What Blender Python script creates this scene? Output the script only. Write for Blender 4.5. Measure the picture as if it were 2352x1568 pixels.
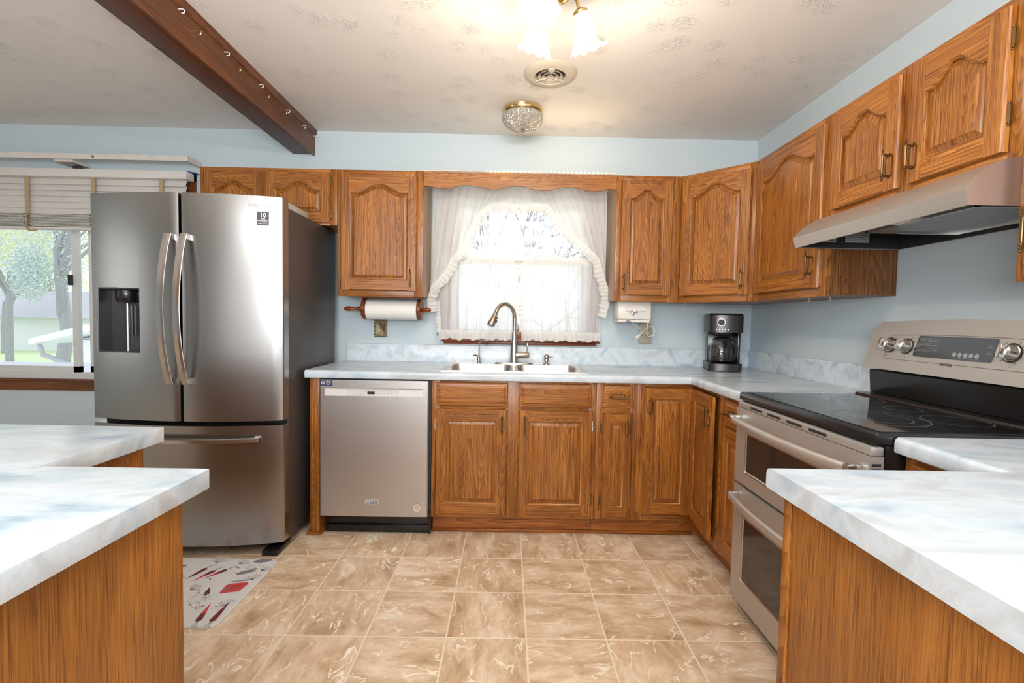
import bpy, bmesh, math, random
from mathutils import Vector, Matrix
from math import sin, cos, pi, radians, sqrt
random.seed(7)
S = bpy.context.scene
C = S.collection
for o in list(bpy.data.objects): bpy.data.objects.remove(o)

# ---------------------------------------------------------------- camera
cam_d = bpy.data.cameras.new('camera'); cam = bpy.data.objects.new('camera', cam_d); C.objects.link(cam)
yaw, pit, rol = 0.0079, 0.0451, -0.0188
F = Vector((sin(yaw)*cos(pit), cos(yaw)*cos(pit), -sin(pit)))
r0 = Vector((cos(yaw), -sin(yaw), 0)); d0 = F.cross(r0)
Rr = r0*cos(rol)+d0*sin(rol); Dd = -r0*sin(rol)+d0*cos(rol)
M = Matrix((Rr, -Dd, -F)).transposed().to_4x4(); M.translation = Vector((0.4173, -3.2514, 1.2227))
cam.matrix_world = M
cam_d.sensor_width = 36; cam_d.lens = 1099.34/2352*36; cam_d.clip_start = 0.02; cam_d.clip_end = 300
S.camera = cam
S.view_settings.view_transform = 'Standard'; S.view_settings.look = 'None'
S.view_settings.gamma = 1; S.view_settings.use_curve_mapping = False; S.view_settings.exposure = 0.42

# ---------------------------------------------------------------- world and daylight
w = bpy.data.worlds.new('world'); S.world = w; w.use_nodes = True
bg = w.node_tree.nodes['Background']; bg.inputs[0].default_value = (0.88, 0.94, 1.0, 1); bg.inputs[1].default_value = 1.25

def area(name, loc, rot, sx, sy, power, col):
    l = bpy.data.lights.new(name, 'AREA'); l.shape = 'RECTANGLE'; l.size = sx; l.size_y = sy
    l.energy = power; l.color = col
    o = bpy.data.objects.new(name, l); C.objects.link(o); o.location = loc; o.rotation_euler = rot
    return o
# daylight entering by the dining-room windows behind and left of the camera and by the two windows in view
area('daylight_front', (-1.9, -6.6, 1.45), (radians(90), 0, 0), 1.8, 1.4, 4, (1, 0.985, 0.96))
area('daylight_left', (-4.8, -2.95, 1.45), (radians(90), 0, radians(-90)), 1.5, 1.4, 9, (0.9, 0.96, 1))
# unseen fill lamps added behind the camera, one aimed down, one up
area('fill_down', (-0.4, -5.0, 2.38), (radians(18), 0, 0), 2.6, 1.2, 64, (0.93, 0.965, 1.0))
area('fill_up', (0.2, -4.2, 1.5), (radians(148), 0, 0), 1.8, 1.0, 96, (0.93, 0.965, 1.0))

# ---------------------------------------------------------------- materials
def mat(name):
    m = bpy.data.materials.new(name); m.use_nodes = True
    n = m.node_tree.nodes; b = n['Principled BSDF']
    return m, n, m.node_tree.links, b
def simple(name, col, rough=0.5, metal=0.0, emit=None, es=0, bump=0, bscale=200, coat=0, var=0.06):
    m, n, l, b = mat(name)
    b.inputs['Roughness'].default_value = rough; b.inputs['Metallic'].default_value = metal
    if coat: b.inputs['Coat Weight'].default_value = coat; b.inputs['Coat Roughness'].default_value = 0.1
    tc = n.new('ShaderNodeTexCoord'); nz = n.new('ShaderNodeTexNoise'); nz.inputs['Scale'].default_value = 14; nz.inputs['Detail'].default_value = 3
    l.new(tc.outputs['Object'], nz.inputs['Vector'])
    mx = n.new('ShaderNodeMix'); mx.data_type = 'RGBA'
    mx.inputs[6].default_value = (*[c*(1-var) for c in col], 1); mx.inputs[7].default_value = (*[min(1, c*(1+var)) for c in col], 1)
    l.new(nz.outputs['Fac'], mx.inputs[0]); l.new(mx.outputs[2], b.inputs['Base Color'])
    if emit: b.inputs['Emission Color'].default_value = (*emit, 1); b.inputs['Emission Strength'].default_value = es
    if bump:
        nb = n.new('ShaderNodeTexNoise'); nb.inputs['Scale'].default_value = bscale; nb.inputs['Detail'].default_value = 4
        l.new(tc.outputs['Object'], nb.inputs['Vector'])
        bp = n.new('ShaderNodeBump'); bp.inputs['Strength'].default_value = bump; bp.inputs['Distance'].default_value = 0.002
        l.new(nb.outputs['Fac'], bp.inputs['Height']); l.new(bp.outputs[0], b.inputs['Normal'])
    return m
def math_(n, l, op, a, bb=None, v=None):
    x = n.new('ShaderNodeMath'); x.operation = op
    l.new(a, x.inputs[0])
    if bb is not None: l.new(bb, x.inputs[1])
    elif v is not None: x.inputs[1].default_value = v
    return x.outputs[0]
def ramp(n, l, fac, stops):
    r = n.new('ShaderNodeValToRGB'); e = r.color_ramp.elements
    while len(e) < len(stops): e.new(0.5)
    for i, (p, c) in enumerate(stops): e[i].position = p; e[i].color = (*c, 1)
    l.new(fac, r.inputs[0]); return r.outputs[0]
def mixc(n, l, fac, a, b, mode='MIX'):
    mx = n.new('ShaderNodeMix'); mx.data_type = 'RGBA'; mx.blend_type = mode
    for s, v in ((mx.inputs[0], fac), (mx.inputs[6], a), (mx.inputs[7], b)):
        if isinstance(v, (int, float)): s.default_value = v
        elif isinstance(v, tuple): s.default_value = (*v, 1)
        else: l.new(v, s)
    return mx.outputs[2]

def oak(name, axis='z', tint=(1, 1, 1), rough=0.33, ring=1.0, gain=0.87, depth=1.0, soft=1.0):
    """stained oak: cathedral rings and pores running along `axis` of the object"""
    m, n, l, b = mat(name)
    tc = n.new('ShaderNodeTexCoord'); gi = n.new('ShaderNodeNewGeometry'); oi = n.new('ShaderNodeObjectInfo')
    rnd = math_(n, l, 'ADD', gi.outputs['Random Per Island'], oi.outputs['Random'])
    off = n.new('ShaderNodeCombineXYZ')
    for i in range(3): l.new(math_(n, l, 'MULTIPLY', rnd, v=(7.3, 3.1, 5.7)[i]), off.inputs[i])
    add = n.new('ShaderNodeVectorMath'); add.operation = 'ADD'; l.new(tc.outputs['Object'], add.inputs[0]); l.new(off.outputs[0], add.inputs[1])
    def stretched(across, along):
        mp = n.new('ShaderNodeMapping'); s = [across]*3; s['xyz'.index(axis)] = along; s[1] *= depth
        mp.inputs['Scale'].default_value = s; l.new(add.outputs[0], mp.inputs['Vector']); return mp.outputs[0]
    n1 = n.new('ShaderNodeTexNoise'); n1.inputs['Scale'].default_value = 1; n1.inputs['Detail'].default_value = 1.2; n1.inputs['Roughness'].default_value = 0.4
    l.new(stretched(8.0, 0.62), n1.inputs['Vector'])
    rings = math_(n, l, 'MULTIPLY', n1.outputs['Fac'], v=62*ring)
    pp = math_(n, l, 'FRACT', rings)
    pp = math_(n, l, 'POWER', pp, v=1.6)
    n2 = n.new('ShaderNodeTexNoise'); n2.inputs['Scale'].default_value = 1; n2.inputs['Detail'].default_value = 3
    l.new(stretched(420, 9), n2.inputs['Vector'])
    n3 = n.new('ShaderNodeTexNoise'); n3.inputs['Scale'].default_value = 1; n3.inputs['Detail'].default_value = 2
    l.new(stretched(230, 2.6), n3.inputs['Vector'])
    n4 = n.new('ShaderNodeTexNoise'); n4.inputs['Scale'].default_value = 1; n4.inputs['Detail'].default_value = 2
    l.new(stretched(9, 2.2), n4.inputs['Vector'])
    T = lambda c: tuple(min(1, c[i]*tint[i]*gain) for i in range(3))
    f = math_(n, l, 'MULTIPLY', pp, v=0.30)
    f = math_(n, l, 'ADD', f, math_(n, l, 'MULTIPLY', n3.outputs['Fac'], v=1.15))
    f = math_(n, l, 'SUBTRACT', f, v=0.25)
    f = math_(n, l, 'ADD', math_(n, l, 'MULTIPLY', math_(n, l, 'SUBTRACT', f, v=0.42), v=soft), v=0.40 if soft == 1 else 0.36)
    base = ramp(n, l, f, [(0.10, T((0.56, 0.245, 0.050))), (0.40, T((0.41, 0.153, 0.027))), (0.66, T((0.25, 0.075, 0.010))), (0.92, T((0.10, 0.027, 0.004)))])
    pores = ramp(n, l, n2.outputs['Fac'], [(0.36, (0.42, 0.36, 0.3)), (0.5, (1, 1, 1))])
    base = mixc(n, l, 0.75, base, pores, 'MULTIPLY')
    tone = ramp(n, l, n4.outputs['Fac'], [(0.3, (0.70, 0.64, 0.58)), (0.7, (1.14, 1.12, 1.05))])
    base = mixc(n, l, 0.8, base, tone, 'MULTIPLY')
    isl = ramp(n, l, gi.outputs['Random Per Island'], [(0.0, (0.84, 0.82, 0.80)), (1.0, (1.12, 1.10, 1.06))])
    base = mixc(n, l, 1.0, base, isl, 'MULTIPLY')
    l.new(base, b.inputs['Base Color'])
    b.inputs['Roughness'].default_value = rough
    bp = n.new('ShaderNodeBump'); bp.inputs['Strength'].default_value = 0.25; bp.inputs['Distance'].default_value = 0.0006
    l.new(n2.outputs['Fac'], bp.inputs['Height']); l.new(bp.outputs[0], b.inputs['Normal'])
    return m
OV = oak('oak_grain_upright', 'z', depth=0.12); OH = oak('oak_grain_level', 'x', depth=0.12)
OP = oak('oak_veneer_panel', 'z', tint=(0.95, 0.98, 1.0), ring=0.8, rough=0.4, gain=0.92, soft=0.5)
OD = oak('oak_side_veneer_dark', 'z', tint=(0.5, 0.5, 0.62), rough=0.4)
OB = oak('beam_stained_pine', 'y', tint=(0.30, 0.24, 0.36), rough=0.45)
OBS = oak('beam_side_board', 'y', tint=(0.42, 0.34, 0.42), rough=0.4, ring=0.4)
OC = simple('pale_cabinet_side_laminate', (0.36, 0.24, 0.15), 0.45, bump=0.1)
OT = oak('oak_shoe_molding', 'x', tint=(1.05, 0.92, 0.9), ring=0.3)

def brushed(name, col, rough, axis='x', aniso=0.0):
    m, n, l, b = mat(name); b.inputs['Metallic'].default_value = 1
    tc = n.new('ShaderNodeTexCoord'); mp = n.new('ShaderNodeMapping'); s = [600]*3; s['xyz'.index(axis)] = 5
    mp.inputs['Scale'].default_value = s; l.new(tc.outputs['Object'], mp.inputs['Vector'])
    nz = n.new('ShaderNodeTexNoise'); nz.inputs['Scale'].default_value = 1; nz.inputs['Detail'].default_value = 2; l.new(mp.outputs[0], nz.inputs['Vector'])
    l.new(ramp(n, l, nz.outputs['Fac'], [(0.3, tuple(c*0.95 for c in col)), (0.7, tuple(min(1, c*1.04) for c in col))]), b.inputs['Base Color'])
    mr = n.new('ShaderNodeMapRange'); mr.inputs['To Min'].default_value = rough*0.95; mr.inputs['To Max'].default_value = rough*1.1
    l.new(nz.outputs['Fac'], mr.inputs['Value']); l.new(mr.outputs[0], b.inputs['Roughness'])
    return m
STEEL = brushed('brushed_stainless_fridge', (0.40, 0.385, 0.375), 0.25, 'x')
STEELD = brushed('brushed_stainless_dishwasher', (0.62, 0.61, 0.61), 0.38, 'x')
STEELR = brushed('brushed_stainless_range', (0.54, 0.51, 0.48), 0.45, 'y')
STEELR.node_tree.nodes['Principled BSDF'].inputs['Metallic'].default_value = 0.72
STEELH = brushed('brushed_stainless_hood', (0.62, 0.58, 0.54), 0.42, 'y')
STEELS = brushed('satin_sink_steel', (0.72, 0.69, 0.66), 0.27, 'x')
NICKEL = brushed('brushed_nickel', (0.52, 0.47, 0.42), 0.24, 'z')
HANDLE = simple('satin_handle_steel', (0.62, 0.60, 0.58), 0.24, 1.0, var=0.03)
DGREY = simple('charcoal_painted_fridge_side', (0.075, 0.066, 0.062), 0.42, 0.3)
LGREY = simple('light_grey_hinge_cover', (0.42, 0.40, 0.37), 0.5)
BLACK = simple('black_enamel', (0.012, 0.011, 0.011), 0.22)
BLACKM = simple('matte_black_plastic', (0.02, 0.02, 0.021), 0.5)
GLASSK = simple('black_cooktop_glass', (0.006, 0.006, 0.007), 0.06, coat=0.3)
GLASSO = simple('dark_oven_glass', (0.02, 0.019, 0.02), 0.09, coat=0.3)
BURN = simple('grey_burner_ring', (0.16, 0.16, 0.16), 0.3)
BRASS = simple('antique_brass', (0.21, 0.135, 0.065), 0.33, 1.0, var=0.25)
BRIGHTB = simple('polished_brass', (0.75, 0.55, 0.25), 0.15, 1.0)
PEWTER = simple('silvery_hinge_metal', (0.7, 0.66, 0.6), 0.25, 1.0)
WHITE = simple('white_vinyl', (0.70, 0.70, 0.68), 0.4)
CREAM = simple('cream_enamel', (0.62, 0.55, 0.45), 0.45)
IVORY = simple('white_appliance_plastic', (0.72, 0.68, 0.62), 0.35)
BEIGE = simple('beige_outlet_plastic', (0.45, 0.39, 0.30), 0.4)
PAPER = simple('paper_towel_white', (0.80, 0.78, 0.75), 0.9, bump=0.3, bscale=120)
CHERRY = oak('turned_cherry_wood', 'x', tint=(0.66, 0.42, 0.45), rough=0.25, ring=0.3)
NAVY = simple('navy_sticker', (0.02, 0.025, 0.09), 0.4)
INK = simple('black_print', (0.02, 0.02, 0.02), 0.5)
STK = simple('white_print', (0.80, 0.80, 0.80), 0.5)
GREYP = simple('grey_print', (0.22, 0.22, 0.25), 0.5)
PINKS = simple('pale_pink_sticker', (0.72, 0.58, 0.52), 0.5)
TAPE = simple('tan_ladder_tape', (0.42, 0.32, 0.18), 0.8, bump=0.4, bscale=300)
SLAT = simple('cream_blind_slat', (0.68, 0.64, 0.60), 0.4)
SHELFW = simple('whitewashed_board', (0.66, 0.61, 0.56), 0.6, var=0.15)
REDP = simple('red_print', (0.62, 0.07, 0.07), 0.6)
MARO = simple('maroon_carrot_print', (0.16, 0.03, 0.03), 0.6)
MATW = simple('pale_grey_mat_vinyl', (0.74, 0.74, 0.75), 0.5, var=0.1)
LPANEL = simple('silver_grey_control_strip', (0.62, 0.61, 0.60), 0.4)
FILTER = None

def wall_mat():
    m, n, l, b = mat('pale_blue_wall_paint'); tc = n.new('ShaderNodeTexCoord')
    nz = n.new('ShaderNodeTexNoise'); nz.inputs['Scale'].default_value = 1.3; nz.inputs['Detail'].default_value = 3; l.new(tc.outputs['Object'], nz.inputs['Vector'])
    l.new(ramp(n, l, nz.outputs['Fac'], [(0.3, (0.52, 0.605, 0.65)), (0.7, (0.55, 0.635, 0.675))]), b.inputs['Base Color'])
    b.inputs['Roughness'].default_value = 0.5
    nb = n.new('ShaderNodeTexNoise'); nb.inputs['Scale'].default_value = 160; l.new(tc.outputs['Object'], nb.inputs['Vector'])
    bp = n.new('ShaderNodeBump'); bp.inputs['Strength'].default_value = 0.12; bp.inputs['Distance'].default_value = 0.001
    l.new(nb.outputs['Fac'], bp.inputs['Height']); l.new(bp.outputs[0], b.inputs['Normal']); return m
WALL = wall_mat()
def ceil_mat():
    m, n, l, b = mat('stomped_texture_ceiling'); tc = n.new('ShaderNodeTexCoord')
    b.inputs['Base Color'].default_value = (0.80, 0.755, 0.71, 1); b.inputs['Roughness'].default_value = 0.55
    vo = n.new('ShaderNodeTexVoronoi'); vo.inputs['Scale'].default_value = 6.5; l.new(tc.outputs['Object'], vo.inputs['Vector'])
    msk = ramp(n, l, vo.outputs['Distance'], [(0.05, (1, 1, 1)), (0.42, (0, 0, 0))])
    wv = n.new('ShaderNodeTexNoise'); wv.inputs['Scale'].default_value = 26; wv.inputs['Detail'].default_value = 3; wv.inputs['Distortion'].default_value = 2.2
    l.new(tc.outputs['Object'], wv.inputs['Vector'])
    rid = ramp(n, l, wv.outputs['Fac'], [(0.44, (0, 0, 0)), (0.5, (1, 1, 1)), (0.56, (0, 0, 0))])
    h = mixc(n, l, 1.0, rid, msk, 'MULTIPLY')
    bp = n.new('ShaderNodeBump'); bp.inputs['Strength'].default_value = 0.7; bp.inputs['Distance'].default_value = 0.0055
    l.new(h, bp.inputs['Height']); l.new(bp.outputs[0], b.inputs['Normal']); return m
CEIL = ceil_mat()
def tile_mat():
    m, n, l, b = mat('beige_veined_floor_tile'); tc = n.new('ShaderNodeTexCoord'); T = 0.3081
    sp = n.new('ShaderNodeSeparateXYZ'); l.new(tc.outputs['Object'], sp.inputs[0])
    ux = math_(n, l, 'DIVIDE', math_(n, l, 'SUBTRACT', sp.outputs[0], v=0.5073), v=T)
    uy = math_(n, l, 'DIVIDE', math_(n, l, 'SUBTRACT', sp.outputs[1], v=-0.8495), v=T)
    def edge(u):
        f = math_(n, l, 'FRACT', u); f = math_(n, l, 'SUBTRACT', f, v=0.5); f = math_(n, l, 'ABSOLUTE', f)
        return f
    e = math_(n, l, 'MAXIMUM', edge(ux), edge(uy))
    gr = n.new('ShaderNodeMapRange'); gr.inputs['From Min'].default_value = 0.486; gr.inputs['From Max'].default_value = 0.491; l.new(e, gr.inputs['Value'])
    cell = n.new('ShaderNodeCombineXYZ'); l.new(math_(n, l, 'FLOOR', ux), cell.inputs[0]); l.new(math_(n, l, 'FLOOR', uy), cell.inputs[1])
    wn = n.new('ShaderNodeTexWhiteNoise'); wn.noise_dimensions = '2D'; l.new(cell.outputs[0], wn.inputs['Vector'])
    # each tile its own turn and shift of the pattern
    ang = math_(n, l, 'MULTIPLY', math_(n, l, 'FLOOR', math_(n, l, 'MULTIPLY', wn.outputs['Value'], v=4)), v=pi/2)
    vr = n.new('ShaderNodeVectorRotate'); vr.rotation_type = 'Z_AXIS'; l.new(tc.outputs['Object'], vr.inputs['Vector']); l.new(ang, vr.inputs['Angle'])
    sc = n.new('ShaderNodeVectorMath'); sc.operation = 'SCALE'; l.new(wn.outputs['Color'], sc.inputs[0]); sc.inputs['Scale'].default_value = 9
    ad = n.new('ShaderNodeVectorMath'); ad.operation = 'ADD'; l.new(vr.outputs[0], ad.inputs[0]); l.new(sc.outputs[0], ad.inputs[1])
    mp = n.new('ShaderNodeMapping'); mp.inputs['Scale'].default_value = (1, 2.1, 1); l.new(ad.outputs[0], mp.inputs['Vector'])
    n1 = n.new('ShaderNodeTexNoise'); n1.inputs['Scale'].default_value = 5; n1.inputs['Detail'].default_value = 8; n1.inputs['Roughness'].default_value = 0.68; n1.inputs['Distortion'].default_value = 0.4
    l.new(mp.outputs[0], n1.inputs['Vector'])
    col = ramp(n, l, n1.outputs['Fac'], [(0.30, (0.40, 0.26, 0.15)), (0.43, (0.60, 0.43, 0.28)), (0.55, (0.76, 0.59, 0.43)), (0.68, (0.88, 0.77, 0.64))])
    n2 = n.new('ShaderNodeTexNoise'); n2.inputs['Scale'].default_value = 6.0; n2.inputs['Detail'].default_value = 3.0; n2.inputs['Distortion'].default_value = 0.35
    l.new(mp.outputs[0], n2.inputs['Vector'])
    vein = ramp(n, l, n2.outputs['Fac'], [(0.480, (0, 0, 0)), (0.494, (1, 1, 1)), (0.504, (1, 1, 1)), (0.514, (0, 0, 0))])
    n3 = n.new('ShaderNodeTexNoise'); n3.inputs['Scale'].default_value = 13; n3.inputs['Detail'].default_value = 2; l.new(ad.outputs[0], n3.inputs['Vector'])
    vm = ramp(n, l, n3.outputs['Fac'], [(0.44, (0, 0, 0)), (0.56, (1, 1, 1))])
    vein = mixc(n, l, 1.0, vein, vm, 'MULTIPLY')
    col = mixc(n, l, vein, col, (0.95, 0.87, 0.76))
    tone = ramp(n, l, wn.outputs['Value'], [(0, (0.92, 0.9, 0.88)), (1, (1.06, 1.05, 1.03))])
    col = mixc(n, l, 1.0, col, tone, 'MULTIPLY')
    col = mixc(n, l, gr.outputs[0], col, (0.86, 0.74, 0.58))
    l.new(col, b.inputs['Base Color']); b.inputs['Roughness'].default_value = 0.42
    inv = math_(n, l, 'SUBTRACT', gr.outputs[0], v=1); inv = math_(n, l, 'MULTIPLY', inv, v=-1)
    hh = math_(n, l, 'ADD', inv, math_(n, l, 'MULTIPLY', n1.outputs['Fac'], v=0.25))
    bp = n.new('ShaderNodeBump'); bp.inputs['Strength'].default_value = 0.5; bp.inputs['Distance'].default_value = 0.002
    l.new(hh, bp.inputs['Height']); l.new(bp.outputs[0], b.inputs['Normal']); return m
TILE = tile_mat()
def marble(name, streak=False, dark=1.0):
    m, n, l, b = mat(name); tc = n.new('ShaderNodeTexCoord')
    mp = n.new('ShaderNodeMapping'); mp.inputs['Scale'].default_value = (1.0, 2.6, 2.0) if streak else (2.6, 2.6, 2.6); l.new(tc.outputs['Object'], mp.inputs['Vector'])
    n1 = n.new('ShaderNodeTexNoise'); n1.inputs['Scale'].default_value = 3.0; n1.inputs['Detail'].default_value = 4; n1.inputs['Distortion'].default_value = 0.9
    l.new(mp.outputs[0], n1.inputs['Vector'])
    D = lambda *c: tuple(x*dark for x in c)
    col = ramp(n, l, n1.outputs['Fac'], [(0.32, D(0.36, 0.47, 0.58)), (0.42, D(0.54, 0.64, 0.73)), (0.53, D(0.65, 0.73, 0.80)), (0.62, D(0.56, 0.62, 0.67)), (0.74, D(0.46, 0.52, 0.58))])
    n2 = n.new('ShaderNodeTexNoise'); n2.inputs['Scale'].default_value = 7; n2.inputs['Detail'].default_value = 6; n2.inputs['Distortion'].default_value = 2.4
    l.new(mp.outputs[0], n2.inputs['Vector'])
    v = ramp(n, l, n2.outputs['Fac'], [(0.53, (0, 0, 0)), (0.60, (1, 1, 1)), (0.68, (0, 0, 0))])
    col = mixc(n, l, math_(n, l, 'MULTIPLY', v, v=0.3 if streak else 0.45), col, D(0.58, 0.53, 0.52))
    l.new(col, b.inputs['Base Color']); b.inputs['Roughness'].default_value = 0.24; return m
LAM = marble('pale_blue_marbled_laminate', True, 0.95); LAMB = marble('clouded_marble_backsplash', False, 1.0)
def cloth(name, col, trans=0.55, see=0.12):
    m, n, l, b = mat(name)
    tr = n.new('ShaderNodeBsdfTranslucent'); df = n.new('ShaderNodeBsdfDiffuse'); tp = n.new('ShaderNodeBsdfTransparent')
    tc = n.new('ShaderNodeTexCoord'); nz = n.new('ShaderNodeTexNoise'); nz.inputs['Scale'].default_value = 9; l.new(tc.outputs['Object'], nz.inputs['Vector'])
    c = ramp(n, l, nz.outputs['Fac'], [(0.3, tuple(x*0.95 for x in col)), (0.7, col)])
    l.new(c, tr.inputs[0]); l.new(c, df.inputs[0])
    a = n.new('ShaderNodeMixShader'); a.inputs[0].default_value = trans; l.new(df.outputs[0], a.inputs[1]); l.new(tr.outputs[0], a.inputs[2])
    z = n.new('ShaderNodeMixShader'); z.inputs[0].default_value = see; l.new(a.outputs[0], z.inputs[1]); l.new(tp.outputs[0], z.inputs[2])
    l.new(z.outputs[0], n['Material Output'].inputs[0]); return m
SHEER = cloth('sheer_cream_curtain', (0.94, 0.93, 0.91), 0.52, 0.14)
RUFF = cloth('gathered_cream_ruffle', (0.95, 0.93, 0.90), 0.42, 0.06)
CAFE = cloth('white_cafe_curtain', (0.94, 0.94, 0.94), 0.58, 0.14)
def thin_glass(name, tint=(1, 1, 1), refl=1.0):
    m, n, l, b = mat(name); tp = n.new('ShaderNodeBsdfTransparent'); tp.inputs[0].default_value = (*tint, 1)
    gl = n.new('ShaderNodeBsdfGlossy'); gl.inputs['Roughness'].default_value = 0.02
    lw = n.new('ShaderNodeLayerWeight'); lw.inputs['Blend'].default_value = 0.5; f5 = math_(n, l, 'POWER', lw.outputs['Facing'], v=5); f5 = math_(n, l, 'ADD', math_(n, l, 'MULTIPLY', f5, v=0.9), v=0.045)
    mx = n.new('ShaderNodeMixShader'); l.new(math_(n, l, 'MULTIPLY', f5, v=refl), mx.inputs[0]); l.new(tp.outputs[0], mx.inputs[1]); l.new(gl.outputs[0], mx.inputs[2])
    l.new(mx.outputs[0], n['Material Output'].inputs[0]); return m
GLASS = thin_glass('window_glass'); CARAFE = thin_glass('carafe_glass', (0.75, 0.75, 0.75), 1.6)
def shade_mat():
    m, n, l, b = mat('lit_frosted_tulip_glass')
    b.inputs['Base Color'].default_value = (0.42, 0.39, 0.33, 1); b.inputs['Roughness'].default_value = 0.3
    tc = n.new('ShaderNodeTexCoord'); nz = n.new('ShaderNodeTexNoise'); nz.inputs['Scale'].default_value = 40; l.new(tc.outputs['Object'], nz.inputs['Vector'])
    sp = n.new('ShaderNodeSeparateXYZ'); l.new(tc.outputs['Object'], sp.inputs[0])
    z = n.new('ShaderNodeMapRange'); z.inputs['From Min'].default_value = -0.105; z.inputs['From Max'].default_value = -0.07
    z.inputs['To Min'].default_value = 0.02; z.inputs['To Max'].default_value = 0.6; l.new(sp.outputs[2], z.inputs['Value'])
    b.inputs['Emission Color'].default_value = (1, 0.86, 0.62, 1)
    l.new(z.outputs[0], b.inputs['Emission Strength']); return m
LIT = shade_mat()
BULB = simple('glowing_bulb', (1, 0.9, 0.7), 0.4, emit=(1, 0.85, 0.6), es=14)
ROPE = simple('clear_rope_light_tube', (0.62, 0.57, 0.5), 0.3)
ROPEL = simple('warm_rope_light_bulb', (1, 0.8, 0.5), 0.4, emit=(1, 0.72, 0.38), es=5)
def dome_mat():
    m, n, l, b = mat('pressed_glass_dome'); b.inputs['Base Color'].default_value = (0.50, 0.47, 0.42, 1); b.inputs['Roughness'].default_value = 0.12
    b.inputs['Metallic'].default_value = 0.35
    tc = n.new('ShaderNodeTexCoord'); vo = n.new('ShaderNodeTexVoronoi'); vo.inputs['Scale'].default_value = 75; l.new(tc.outputs['Object'], vo.inputs['Vector'])
    bp = n.new('ShaderNodeBump'); bp.inputs['Strength'].default_value = 1; bp.inputs['Distance'].default_value = 0.006
    l.new(vo.outputs['Distance'], bp.inputs['Height']); l.new(bp.outputs[0], b.inputs['Normal']); return m
DOME = dome_mat()
def filt_mat():
    m, n, l, b = mat('aluminium_mesh_filter'); b.inputs['Metallic'].default_value = 1; b.inputs['Roughness'].default_value = 0.35
    tc = n.new('ShaderNodeTexCoord'); ck = n.new('ShaderNodeTexChecker'); ck.inputs['Scale'].default_value = 160
    ck.inputs[1].default_value = (0.6, 0.6, 0.58, 1); ck.inputs[2].default_value = (0.12, 0.12, 0.12, 1)
    mp = n.new('ShaderNodeMapping'); mp.inputs['Rotation'].default_value = (0, 0, pi/4); l.new(tc.outputs['Object'], mp.inputs['Vector'])
    l.new(mp.outputs[0], ck.inputs['Vector']); l.new(ck.outputs[0], b.inputs['Base Color']); return m
FILTER = filt_mat()
GRASS = simple('spring_lawn', (0.62, 0.76, 0.45), 0.9, var=0.25)  # lawn green lightened, overexposure put into the colour
BARK = simple('overexposed_bark', (0.36, 0.36, 0.40), 0.9, var=0.3)  # bark lightened in its colour to look overexposed
LEAF = simple('overexposed_green_leaves', (0.82, 0.87, 0.60), 0.8, var=0.2)  # bright haze outdoors put into the leaf colour
LEAFB = simple('hazed_blue_green_leaves', (0.62, 0.71, 0.70), 0.8, var=0.2)  # paled as well, haze is in the colour
PTWIG = simple('pale_twig_bark', (0.34, 0.33, 0.36), 0.9, var=0.2)
SIDING = simple('white_house_siding', (0.78, 0.80, 0.84), 0.7)
ROOF = simple('pale_shingles', (0.50, 0.51, 0.56), 0.85, var=0.1)
DRIVE = simple('pale_gravel_drive', (0.60, 0.58, 0.56), 0.9)

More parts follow.
